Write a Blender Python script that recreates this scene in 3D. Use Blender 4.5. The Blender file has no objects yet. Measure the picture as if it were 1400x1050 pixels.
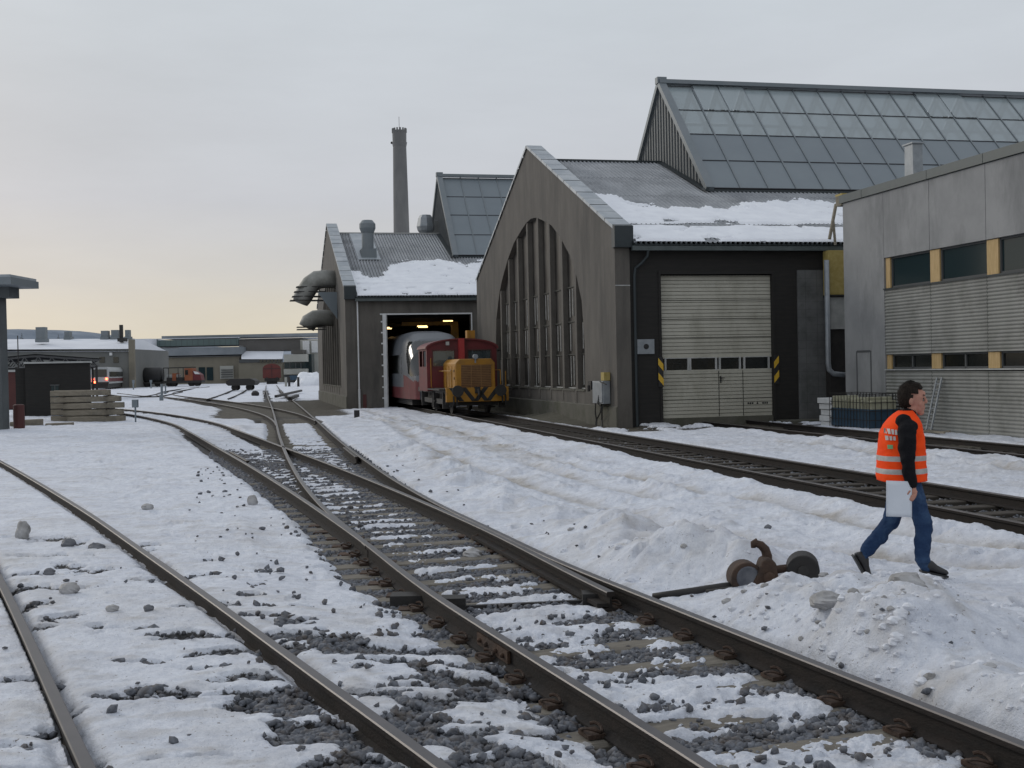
import bpy, math, random
import numpy as np
from math import sin, cos, pi, sqrt, radians, atan2, floor
from mathutils import Vector, Matrix
random.seed(7); rng = np.random.default_rng(7)
SC = bpy.context.scene; COL = SC.collection

# ------------------------------------------------------------------ camera model (measured from the photograph)
FPX, PIT, ROL, CH = 1619.2, -0.013567, 0.020824, 1.82
C0 = np.array([0, 0, CH])
def ray(px, py):
    U, V = px-700, py-525
    u = U*cos(ROL)-V*sin(ROL); v = U*sin(ROL)+V*cos(ROL)
    x, y, z = u/FPX, 1., -v/FPX
    return np.array([x, y*cos(PIT)-z*sin(PIT), y*sin(PIT)+z*cos(PIT)])
def gz(px, py, z=0.):
    d = ray(px, py); return C0+d*((z-CH)/d[2])
def aY(px, py, Y):
    d = ray(px, py); return C0+d*(Y/d[1])
AZ = -.22539
class Fr:
    def __init__(s, x, y, a=AZ):
        s.o = np.array([x, y, 0.]); s.F = np.array([cos(a), -sin(a), 0]); s.D = np.array([sin(a), cos(a), 0]); s.rot = -a
    def loc(s, P): d = np.asarray(P)-s.o; return np.array([d@s.F, d@s.D, d[2]])
    def fac(s, px, py, v=0): d = ray(px, py); return s.loc(C0+d*(((s.o-C0)@s.D+v)/(d@s.D)))
    def gab(s, px, py, u=0): d = ray(px, py); return s.loc(C0+d*(((s.o-C0)@s.F+u)/(d@s.F)))
    def w(s, u, v, z=0.): return s.o+s.F*u+s.D*v+np.array([0, 0, z])
A = Fr(3.265, 36.83); B = Fr(-8.43, 60.45); N = Fr(10.05, 35.67)

# ------------------------------------------------------------------ objects and mesh building
def tag(o, label=None, cat=None, group=None, kind=None):
    if label: o['label'] = label
    if cat: o['category'] = cat
    if group: o['group'] = group
    if kind: o['kind'] = kind
    return o
def thing(name, label, cat, loc=(0, 0, 0), rot=0., group=None):
    o = bpy.data.objects.new(name, None); COL.objects.link(o)
    o.location = [float(c) for c in loc]; o.rotation_euler = (0, 0, rot); o.empty_display_size = .3
    return tag(o, label, cat, group)
def link(name, me, parent=None, loc=(0, 0, 0), rot=(0, 0, 0)):
    o = bpy.data.objects.new(name, me); COL.objects.link(o)
    o.location = [float(c) for c in loc]; o.rotation_euler = rot
    if parent: o.parent = parent
    return o
class MB:
    def __init__(s): s.v = []; s.f = []; s.m = []
    def add(s, vs, fs, m=0):
        b = len(s.v); s.v += [tuple(map(float, p)) for p in vs]; s.f += [tuple(i+b for i in f) for f in fs]; s.m += [m]*len(fs); return s
    def box(s, x0, x1, y0, y1, z0, z1, m=0):
        return s.add([(x0,y0,z0),(x1,y0,z0),(x1,y1,z0),(x0,y1,z0),(x0,y0,z1),(x1,y0,z1),(x1,y1,z1),(x0,y1,z1)],
                     [(0,3,2,1),(4,5,6,7),(0,1,5,4),(1,2,6,5),(2,3,7,6),(3,0,4,7)], m)
    def beam(s, p, q, w, h, m=0, up=(0, 0, 1)):
        p = Vector(p); q = Vector(q); d = (q-p).normalized(); up = Vector(up)
        if abs(d.dot(up)) > .98: up = Vector((0, 1, 0))
        a = d.cross(up).normalized(); b = a.cross(d)
        vs = []
        for c in (p, q):
            for i, j in ((-1,-1),(1,-1),(1,1),(-1,1)): vs.append(c+a*(i*w/2)+b*(j*h/2))
        return s.add(vs, [(3,2,1,0),(4,5,6,7),(0,1,5,4),(1,2,6,5),(2,3,7,6),(3,0,4,7)], m)
    def prism(s, poly, fn, a, b, m=0):
        n = len(poly); vs = [fn(p, a) for p in poly]+[fn(p, b) for p in poly]
        return s.add(vs, [tuple(range(n-1, -1, -1)), tuple(range(n, 2*n))]+[(i, (i+1) % n, n+(i+1) % n, n+i) for i in range(n)], m)
    def tube(s, path, r, n=10, m=0, cap=True):
        P = [Vector(p) for p in path]; R = r if isinstance(r, (list, tuple)) else [r]*len(P); vs = []; prev = None
        for i, p in enumerate(P):
            d = (P[min(i+1, len(P)-1)]-P[max(i-1, 0)]).normalized()
            up = Vector((0, 0, 1)) if abs(d.z) < .9 else Vector((0, 1, 0))
            a = d.cross(up).normalized() if prev is None else (prev-d*prev.dot(d)).normalized()
            prev = a; b = d.cross(a)
            for k in range(n): t = 2*pi*k/n; vs.append(p+(a*cos(t)+b*sin(t))*R[i])
        fs = [(i*n+k, i*n+(k+1) % n, (i+1)*n+(k+1) % n, (i+1)*n+k) for i in range(len(P)-1) for k in range(n)]
        if cap: fs += [tuple(range(n-1, -1, -1)), tuple((len(P)-1)*n+k for k in range(n))]
        return s.add(vs, fs, m)
    def sphere(s, c, r, nu=14, nv=8, m=0, sc=(1, 1, 1), R=None):
        vs = []
        for j in range(nv+1):
            t = pi*j/nv
            for i in range(nu):
                p = Vector((sin(t)*cos(2*pi*i/nu)*sc[0]*r, sin(t)*sin(2*pi*i/nu)*sc[1]*r, cos(t)*sc[2]*r))
                if R is not None: p = R@p
                vs.append(Vector(c)+p)
        return s.add(vs, [(j*nu+i, (j+1)*nu+i, (j+1)*nu+(i+1) % nu, j*nu+(i+1) % nu) for j in range(nv) for i in range(nu)], m)
    def grid(s, P, m=0, flip=False, close=False):
        nr, nc = len(P), len(P[0]); vs = [p for row in P for p in row]; cc = nc if close else nc-1
        fs = [(i*nc+j, i*nc+(j+1) % nc, (i+1)*nc+(j+1) % nc, (i+1)*nc+j) for i in range(nr-1) for j in range(cc)]
        return s.add(vs, [f[::-1] for f in fs] if flip else fs, m)
    def mesh(s, name, mats, smooth=False, off=None):
        me = bpy.data.meshes.new(name); v = s.v
        if off is not None: v = [(a-off[0], b-off[1], c-off[2]) for a, b, c in v]
        me.from_pydata(v, [], s.f)
        for mt in (mats if isinstance(mats, (list, tuple)) else [mats]): me.materials.append(mt)
        me.polygons.foreach_set('material_index', s.m)
        if smooth: me.polygons.foreach_set('use_smooth', [True]*len(s.f))
        me.update(); return me
    def build(s, name, mats, parent=None, smooth=False, off=None, bevel=0, loc=(0, 0, 0), rot=(0, 0, 0)):
        o = link(name, s.mesh(name, mats, smooth, off), parent, loc, rot)
        if bevel:
            b = o.modifiers.new('bevel', 'BEVEL'); b.width = bevel; b.segments = 2; b.limit_method = 'ANGLE'
        if smooth == 'auto':
            pass
        return o
def noiselike(i): return (sin(i*12.9898)*43758.5453) % 1.
def spline(kn, ys):
    """smooth x(y) through knots (Catmull-Rom with non-uniform tangents)"""
    K = np.array(sorted(kn), float); Y, X = K[:, 0], K[:, 1]; n = len(Y); sl = np.diff(X)/np.diff(Y)
    T = np.empty(n); T[0] = sl[0]; T[-1] = sl[-1]
    for i in range(1, n-1):
        h0, h1 = Y[i]-Y[i-1], Y[i+1]-Y[i]; T[i] = (sl[i-1]*h1+sl[i]*h0)/(h0+h1)
    ys = np.asarray(ys, float); i = np.clip(np.searchsorted(Y, ys)-1, 0, n-2); h = Y[i+1]-Y[i]; t = (ys-Y[i])/h; t = np.clip(t, 0, 1)
    r = (2*t**3-3*t**2+1)*X[i]+(t**3-2*t**2+t)*h*T[i]+(-2*t**3+3*t**2)*X[i+1]+(t**3-t**2)*h*T[i+1]
    r = np.where(ys < Y[0], X[0]+(ys-Y[0])*T[0], r); return np.where(ys > Y[-1], X[-1]+(ys-Y[-1])*T[-1], r)

# ------------------------------------------------------------------ materials
def sRGB(r, g, b): return tuple(((c/255/12.92) if c/255 <= .04045 else ((c/255+.055)/1.055)**2.4) for c in (r, g, b))
def M(name, c1, c2=None, scale=3., rough=.8, metal=0., bump=0., bscale=None, stretch=(1, 1, 1), spec=.5, c3=None, s3=.6, detail=6., st3=(1, 1, 1), coords='Object', emit=None, estr=0., contrast=(.35, .65)):
    m = bpy.data.materials.new(name); m.use_nodes = True; nt = m.node_tree; nd = nt.nodes; lk = nt.links
    b = nd['Principled BSDF']; b.inputs['Roughness'].default_value = rough; b.inputs['Metallic'].default_value = metal
    b.inputs['Specular IOR Level'].default_value = spec
    c1 = (*c1, 1); b.inputs['Base Color'].default_value = c1
    if c2 is not None or bump:
        tc = nd.new('ShaderNodeTexCoord'); mp = nd.new('ShaderNodeMapping'); mp.inputs['Scale'].default_value = stretch
        lk.new(tc.outputs[coords], mp.inputs['Vector'])
    if c2 is not None:
        nz = nd.new('ShaderNodeTexNoise'); nz.inputs['Scale'].default_value = scale; nz.inputs['Detail'].default_value = detail; nz.inputs['Roughness'].default_value = .62
        lk.new(mp.outputs[0], nz.inputs['Vector'])
        rp = nd.new('ShaderNodeValToRGB'); rp.color_ramp.elements[0].position = contrast[0]; rp.color_ramp.elements[1].position = contrast[1]
        rp.color_ramp.elements[0].color = c1; rp.color_ramp.elements[1].color = (*c2, 1)
        lk.new(nz.outputs['Fac'], rp.inputs['Fac']); out = rp.outputs['Color']
        if c3 is not None:
            n3 = nd.new('ShaderNodeTexNoise'); n3.inputs['Scale'].default_value = s3; n3.inputs['Detail'].default_value = 8; n3.inputs['Roughness'].default_value = .7
            mp3 = nd.new('ShaderNodeMapping'); mp3.inputs['Scale'].default_value = st3; lk.new(tc.outputs[coords], mp3.inputs['Vector']); lk.new(mp3.outputs[0], n3.inputs['Vector'])
            r3 = nd.new('ShaderNodeValToRGB'); r3.color_ramp.elements[0].position = .48; r3.color_ramp.elements[1].position = .68
            lk.new(n3.outputs['Fac'], r3.inputs['Fac'])
            mx = nd.new('ShaderNodeMix'); mx.data_type = 'RGBA'; lk.new(r3.outputs['Color'], mx.inputs['Factor']); lk.new(out, mx.inputs['A']); mx.inputs['B'].default_value = (*c3, 1); out = mx.outputs['Result']
        lk.new(out, b.inputs['Base Color'])
        rr = nd.new('ShaderNodeMapRange'); rr.inputs['To Min'].default_value = max(rough-.12, .02); rr.inputs['To Max'].default_value = min(rough+.12, 1); lk.new(nz.outputs['Fac'], rr.inputs['Value']); lk.new(rr.outputs[0], b.inputs['Roughness'])
    if bump:
        nb = nd.new('ShaderNodeTexNoise'); nb.inputs['Scale'].default_value = bscale or scale*4; nb.inputs['Detail'].default_value = 5
        lk.new(mp.outputs[0], nb.inputs['Vector']); bp = nd.new('ShaderNodeBump'); bp.inputs['Strength'].default_value = bump; bp.inputs['Distance'].default_value = .02
        lk.new(nb.outputs['Fac'], bp.inputs['Height']); lk.new(bp.outputs[0], b.inputs['Normal'])
    if emit: b.inputs['Emission Color'].default_value = (*emit, 1); b.inputs['Emission Strength'].default_value = estr
    return m
def add_wave(m, sx, sy, sz, depth, axis_rot=(0, 0, 0), scale=1., profile='SIN', lines=None):
    """real-looking boards / joints / corrugation: dark colour lines + bump from a wave along one object axis"""
    nt = m.node_tree; nd = nt.nodes; lk = nt.links; b = nd['Principled BSDF']
    tc = nd.new('ShaderNodeTexCoord'); sp = nd.new('ShaderNodeSeparateXYZ'); lk.new(tc.outputs['Object'], sp.inputs[0])
    def comb():
        prev = None
        for k, a in ((0, sx), (1, sy), (2, sz)):
            if a:
                mu = nd.new('ShaderNodeMath'); mu.operation = 'MULTIPLY'; mu.inputs[1].default_value = a; lk.new(sp.outputs[k], mu.inputs[0]); fr = nd.new('ShaderNodeMath'); fr.operation = 'FRACT'; lk.new(mu.outputs[0], fr.inputs[0])
                lt = nd.new('ShaderNodeMath'); lt.operation = 'LESS_THAN'; lt.inputs[1].default_value = lines or .06; lk.new(fr.outputs[0], lt.inputs[0])
                if prev is None: prev = lt.outputs[0]
                else:
                    mxx = nd.new('ShaderNodeMath'); mxx.operation = 'MAXIMUM'; lk.new(prev, mxx.inputs[0]); lk.new(lt.outputs[0], mxx.inputs[1]); prev = mxx.outputs[0]
        return prev
    ln = comb(); src = b.inputs['Base Color'].links[0].from_socket if b.inputs['Base Color'].links else None
    mx = nd.new('ShaderNodeMix'); mx.data_type = 'RGBA'; fm = nd.new('ShaderNodeMath'); fm.operation = 'MULTIPLY'; fm.inputs[1].default_value = depth; lk.new(ln, fm.inputs[0]); lk.new(fm.outputs[0], mx.inputs['Factor'])
    if src: lk.new(src, mx.inputs['A'])
    else: mx.inputs['A'].default_value = b.inputs['Base Color'].default_value
    mx.inputs['B'].default_value = (.012, .012, .012, 1); lk.new(mx.outputs['Result'], b.inputs['Base Color'])
    return m
def glassy(name, tint, transp=.3, rough=.08, body=(.02, .025, .03)):
    m = bpy.data.materials.new(name); m.use_nodes = True; nt = m.node_tree; nd = nt.nodes; lk = nt.links
    b = nd['Principled BSDF']; b.inputs['Base Color'].default_value = (*body, 1); b.inputs['Roughness'].default_value = rough; b.inputs['Specular IOR Level'].default_value = .8
    if transp > 0:
        t = nd.new('ShaderNodeBsdfTransparent'); t.inputs[0].default_value = (*tint, 1); mx = nd.new('ShaderNodeMixShader'); mx.inputs[0].default_value = transp
        lk.new(b.outputs[0], mx.inputs[1]); lk.new(t.outputs[0], mx.inputs[2]); lk.new(mx.outputs[0], nd['Material Output'].inputs['Surface'])
    return m
mt = {}
mt['render'] = M('weathered_render', (.088, .080, .071), (.128, .117, .103), 1.3, .92, bump=.3, bscale=30, stretch=(1, 1, .45), c3=(.070, .065, .059), s3=1.1, st3=(1, 1, .2))
mt['plinth'] = M('plinth_concrete', (.085, .082, .066), (.118, .112, .094), 1.5, .9, bump=.3, bscale=25, c3=(.06, .062, .04), s3=.7)
mt['fin'] = M('concrete_fin', (.088, .080, .070), (.122, .111, .097), 1.6, .9, bump=.2, bscale=30)
mt['coping'] = M('zinc_coping', (.27, .30, .33), (.38, .41, .43), 1.2, .5, metal=.25, c3=(.45, .47, .49), s3=.8)
mt['capdark'] = M('dark_flashing', (.022, .03, .034), (.032, .041, .045), 2, .5, metal=.2)
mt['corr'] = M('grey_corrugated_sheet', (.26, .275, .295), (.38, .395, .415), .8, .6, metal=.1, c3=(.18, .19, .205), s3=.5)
add_wave(mt['corr'], 1/.165, 0, 0, .85, lines=.36)  # dark stripe in the colour along every corrugation, for stronger contrast
mt['green'] = M('green_grey_gutter', (.055, .07, .07), (.08, .095, .095), 2, .5)
mt['roofsnow'] = M('roof_snow_white', (.74, .76, .81), (.82, .84, .88), 2, .7, bump=.3, bscale=6)
mt['cladding'] = M('dark_timber_cladding', (.012, .011, .010), (.022, .020, .018), 2, .85, stretch=(1, 1, 6))
add_wave(mt['cladding'], 0, 0, 6.6, .7, lines=.12)
mt['doorpaint'] = M('beige_door_paint', (.40, .385, .325), (.46, .445, .38), .9, .6, c3=(.33, .318, .26), s3=1.2, st3=(1, 1, .5))
mt['doorline'] = M('door_joint', (.05, .05, .042))
mt['block'] = M('concrete_block', (.095, .097, .097), (.135, .137, .137), 1.4, .95, bump=.3, c3=(.075, .078, .075), s3=1.3)
add_wave(mt['block'], 2.5, 0, 4.0, .25, lines=.05)
mt['metalgrey'] = M('blue_grey_metal', (.15, .178, .20), (.175, .205, .225), .6, .45, metal=.1)
mt['metalgrey2'] = M('blue_grey_trim', (.15, .175, .19), (.18, .20, .215), 1, .5, metal=.3)
mt['seam'] = M('standing_seam_cladding', (.13, .14, .145), (.165, .175, .18), 1, .55, metal=.25)
mt['seamdark'] = M('dark_seam_gap', (.04, .04, .045))  # dark joint tone behind the seams, reused on lantern bars and rear trusses
mt['glass_roof'] = glassy('skylight_glass', (.80, .88, .92), .26, .2, (.30, .345, .36))
mt['glass_dark'] = glassy('dark_glass', (1, 1, 1), 0, .12, (.008, .010, .010))
mt['arch_glass'] = M('dark_arch_glazing', (.022, .020, .018), (.045, .042, .037), 1.2, .35); mt['glass_blue'] = glassy('bluish_window_glass', (1, 1, 1), 0, .15, (.016, .030, .034)); mt['glass_blue'].node_tree.nodes['Principled BSDF'].inputs['Specular IOR Level'].default_value = .35  # arch glazing: opaque dark grey-brown panes with random tone
mt['white'] = M('white_paint', (.55, .56, .56), (.66, .66, .66), 4, .6)
mt['greywhite'] = M('grey_white_paint', (.30, .31, .30), (.42, .42, .41), 4, .7)
mt['pane_frame'] = M('weathered_window_bar', (.26, .26, .25), (.42, .42, .40), 6, .7)
mt['conc_light'] = M('fairfaced_concrete', (.225, .228, .23), (.295, .296, .296), .9, .85, bump=.15, c3=(.165, .168, .17), s3=.8, st3=(1, 1, .3), detail=8)
mt['conc_rib'] = M('ribbed_concrete', (.21, .21, .195), (.29, .29, .27), .8, .9, stretch=(1, 1, .3), c3=(.17, .17, .155), s3=.9)
mt['yellowwood'] = M('raw_timber', (.40, .27, .11), (.50, .35, .17), 3, .7, stretch=(6, 6, 1))
mt['osb'] = M('yellow_board', (.33, .25, .07), (.42, .33, .12), 6, .8)
mt['joint'] = M('panel_joint', (.075, .078, .08))
mt['carwhite'] = M('railcar_grey_white', (.085, .095, .11), (.12, .13, .145), 2, .4)
mt['black'] = M('black_paint', (.012, .012, .013), (.02, .02, .02), 5, .6)
mt['yellow'] = M('yellow_paint', (.33, .15, .008), (.41, .195, .014), 3, .55, c3=(.17, .08, .014), s3=1.5)
mt['hazyellow'] = M('hazard_yellow', (.55, .33, .02), (.6, .38, .04), 6, .5)
mt['red'] = M('red_paint', (.095, .009, .012), (.135, .012, .016), 2.5, .55, c3=(.06, .009, .010), s3=1.)
mt['grille'] = M('radiator_grille', (.10, .05, .022), (.15, .075, .035), 6, .7)
mt['iron'] = M('dark_iron', (.016, .015, .015), (.03, .027, .025), 6, .7, bump=.3)
mt['rust'] = M('rusty_iron', (.035, .022, .016), (.075, .042, .026), 5, .85, bump=.5, bscale=40)
mt['railside'] = M('rail_rust', (.011, .0095, .009), (.026, .020, .017), 5, .8, spec=.3, bump=.3, bscale=30, stretch=(1, 1, 3))
mt['railhead'] = M('rail_running_surface', (.05, .046, .048), (.10, .092, .095), 3, .40, metal=.45)
mt['railhead2'] = M('rail_head_dull', (.03, .025, .022), (.05, .04, .034), 3, .5, metal=.3)
mt['sleeper'] = M('concrete_sleeper', (.125, .112, .092), (.20, .18, .15), 5, .9, bump=.4, bscale=40, c3=(.075, .066, .054), s3=3.2, stretch=(.4, 3, 1), st3=(.5, 2, 1))
mt['timber'] = M('tarred_timber', (.035, .029, .023), (.062, .052, .042), 4, .9, bump=.4, stretch=(1, 8, 8))
mt['timber2'] = M('grey_weathered_timber', (.19, .165, .125), (.27, .24, .19), 3, .9, bump=.4, stretch=(1, 6, 6), c3=(.12, .11, .09), s3=1)
mt['stone'] = M('ballast_stone', (.045, .050, .062), (.20, .21, .235), 26, .8, bump=.3, bscale=60, coords='Object', contrast=(.3, .7), c3=(.085, .068, .055), s3=7)
mt['zinc'] = M('galvanised_metal', (.22, .24, .26), (.30, .32, .34), 4, .5, metal=.4)
mt['brick'] = M('grey_brick_chimney', (.14, .14, .14), (.19, .188, .185), 1.2, .9, stretch=(1, 1, .3))
mt['duct'] = M('grey_duct_metal', (.20, .20, .185), (.30, .30, .28), 1.5, .6, metal=.2, c3=(.15, .15, .13), s3=1.)
mt['lamp'] = M('warm_lamp', (1, .8, .5), emit=(1., .62, .25), estr=3.5)
mt['lampw'] = M('cool_lamp', (1, 1, 1), emit=(.9, .95, 1.), estr=3)
mt['redlamp'] = M('red_tail_lamp', (.8, .05, .02), emit=(1., .12, .05), estr=9)
mt['hallfloor'] = M('hall_floor', (.04, .04, .04), (.06, .06, .06), 1, .8)
mt['maroon'] = M('maroon_paint', (.065, .018, .016), (.085, .026, .022), 1.5, .7)
mt['bluec'] = M('blue_crate', (.020, .05, .085), (.03, .068, .11), 3, .6)
# ------------------------------------------------------------------ track geometry
def fx(kn): return lambda y: spline(kn, y)
MRk = [(-6,6.35),(0,4.27),(3,3.23),(5.54,2.38),(7.2,1.78),(9.04,1.12),(11,.44),(13.4,-.27),(15.8,-.97),(19.5,-1.93),(24,-2.98),(33.5,-5.06),(43,-7.05),(62.7,-11.2),(87,-16.4),(131,-25.7)]
def path_of(kn, y0, y1, st=.25):
    n = max(2, int((y1-y0)/st)); ys = np.linspace(y0, y1, n); return np.stack([spline(kn, ys), ys], 1)
def offset(P, d):
    t = np.gradient(P, axis=0); t /= np.linalg.norm(t, axis=1)[:, None]; nrm = np.stack([t[:, 1], -t[:, 0]], 1)   # right-hand side
    dd = d if np.isscalar(d) else np.asarray(d)[:, None]; return P+nrm*dd
G = 1.505
MR = path_of(MRk, -6, 131)
MLs = offset(MR, -G)
near = MLs[MLs[:, 1] < 9.6][::8]
MLk = [(p[1], p[0]) for p in near]+[(12.78,-1.66),(17.6,-3.24),(20.2,-4.12),(24.1,-5.47),(29.6,-7.42),(33,-8.62),(38,-10.4),(43,-12.2),(50,-15.15),(57.9,-19.0),(66,-23.5),(75,-29)]
ML = path_of(MLk, near[0][1], 75)
BRf = offset(ML, G); BR = BRf[BRf[:, 1] > 9.5]; BR = offset(BR, -.17*np.exp(-(BR[:, 1]-9.5)/3.2))
BL = MLs[MLs[:, 1] > 12.2]
T2k = [(36,-7.1),(40,-7.97),(44,-8.85),(48,-9.85),(52,-10.95),(56,-12.2),(59.7,-13.4),(69,-16.7),(77.4,-19.9),(87.6,-24.0),(98.9,-28.8),(110.8,-33.3),(124,-37),(153,-43),(176,-46.5)]
T2L = path_of(T2k, 41, 176, .6); T2R = offset(path_of(T2k, 44, 176, .6), G)
LRk = [(-4,4.2),(0,2.2),(3,.82),(5.38,-.34),(7.21,-1.27),(9.63,-2.5),(12.73,-4.1),(15.3,-5.43),(18.6,-7.2),(23,-9.6),(29.3,-13.1),(42,-20.4)]
LR = path_of(LRk, -4, 42); LL = offset(LR, -1.44)
Mc = (lambda P: P)(offset(MR, -G/2)); Dc = offset(ML, G/2); Lc = offset(LR, -.72); Tc = offset(T2L, G/2)
def polyAt(P):      # x(y) sampler and slope for a monotone-in-y polyline
    def f(y):
        x = np.interp(y, P[:, 1], P[:, 0]); s = (np.interp(y+.25, P[:, 1], P[:, 0])-np.interp(y-.25, P[:, 1], P[:, 0]))/.5
        return x, s
    return f

# ------------------------------------------------------------------ noise
def _h(ix, iy, s):
    n = (ix.astype(np.int64)*374761393+iy.astype(np.int64)*668265263+s*1442695041) & 0x7fffffff
    n = (n ^ (n >> 13))*1274126177 & 0x7fffffff; return ((n ^ (n >> 16)) & 0xffff)/65535.
def vnoise(x, y, s=0):
    ix, iy = np.floor(x), np.floor(y); fx_, fy_ = x-ix, y-iy; u = fx_*fx_*(3-2*fx_); v = fy_*fy_*(3-2*fy_)
    ix = ix.astype(np.int64); iy = iy.astype(np.int64)
    a = _h(ix, iy, s); b = _h(ix+1, iy, s); c = _h(ix, iy+1, s); d = _h(ix+1, iy+1, s)
    return (a+(b-a)*u)*(1-v)+(c+(d-c)*u)*v
def fbm(x, y, s=0, o=4, g=.5):
    r = 0; a = 1; t = 0
    for i in range(o):
        c, sn = cos(i*1.1), sin(i*1.1); r = r+a*vnoise((x*c-y*sn)*2**i+17.3*i, (x*sn+y*c)*2**i-9.1*i, s+i*31); t += a; a *= g
    return r/t-.5
def clod(x, y, s=0):
    """rounded lumps: 1 at a lump centre, 0 at its edge"""
    ix, iy = np.floor(x), np.floor(y); b = np.full(x.shape, 9.)
    for i in (-1, 0, 1):
        for j in (-1, 0, 1):
            cx, cy = (ix+i).astype(np.int64), (iy+j).astype(np.int64); r = .55+.9*_h(cx, cy, s+5); b = np.minimum(b, np.hypot(cx+_h(cx, cy, s)-x, cy+_h(cx, cy, s+2)-y)/r)
    return np.sqrt(np.clip(1-b*b, 0, 1))
def ss(e0, e1, x): t = np.clip((x-e0)/(e1-e0), 0, 1); return t*t*(3-2*t)
def segdist(x, y, P):
    P = np.asarray(P)[:, :2]; best = np.full(x.shape, 1e9)
    for a, b in zip(P[:-1], P[1:]):
        d = b-a; t = np.clip(((x-a[0])*d[0]+(y-a[1])*d[1])/(d@d), 0, 1); best = np.minimum(best, np.hypot(x-a[0]-t*d[0], y-a[1]-t*d[1]))
    return best
RUT1 = [gz(*p, .0) for p in [(470,566),(536,575),(589,611),(678,645),(768,668),(839,687),(911,707),(1007,723),(1105,739),(1250,752),(1400,764)]]
RUT2 = [gz(*p, .0) for p in [(560,572),(618,586),(714,616),(803,636),(875,646),(964,664),(1057,676),(1190,712),(1330,733),(1400,742)]]
RUT3 = [gz(*p, .0) for p in [(1040,600),(1150,607),(1230,622),(1320,633),(1400,640)]]
RUT4 = [gz(*p, .0) for p in [(500,560),(640,600),(760,640),(900,672)]]
PILE = [(gz(*p, 0), r, h) for p, r, h in [((1150,865),.6,.09),((1240,812),.38,.12),((1060,832),.5,.10),((1290,895),.8,.09),((1370,970),.6,.12),((980,772),.6,.17),((900,762),.6,.15),((820,735),.7,.14),((1350,860),.8,.07),((1200,895),.45,.08)]]
PRINTS = []
_r = random.Random(5)
for (xa, ya, xb, yb, n_) in ((.9, 12.6, 3.5, 10.7, 5), (3.6, 10.9, 6.2, 11.6, 4), (-1.9, 9.5, -5.5, 17, 12), (-.4, 18.5, -3.4, 31, 18), (1.2, 16, 4.8, 12.6, 7), (-3.1, 5.2, -5.2, 8.8, 6), (2.2, 21, -1.6, 33, 18), (3.2, 8.2, 4.6, 9.4, 3)):
    an_ = atan2(yb-ya, xb-xa)
    for i_ in range(n_*1): t_ = (i_+.5)/n_; o_ = (.11 if i_ % 2 else -.11)+_r.gauss(0, .03); PRINTS.append((xa+(xb-xa)*t_-sin(an_)*o_+_r.gauss(0, .05), ya+(yb-ya)*t_+cos(an_)*o_+_r.gauss(0, .05), an_+_r.gauss(0, .15)))
for i_ in range(60): PRINTS.append((_r.uniform(-3, 6), _r.uniform(9, 26), _r.uniform(0, 3.1)))
def lin(u0):  # distance to a line u = u0 in the hall frame
    return lambda x, y: ((x-A.o[0])*A.F[0]+(y-A.o[1])*A.F[1])-u0
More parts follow.
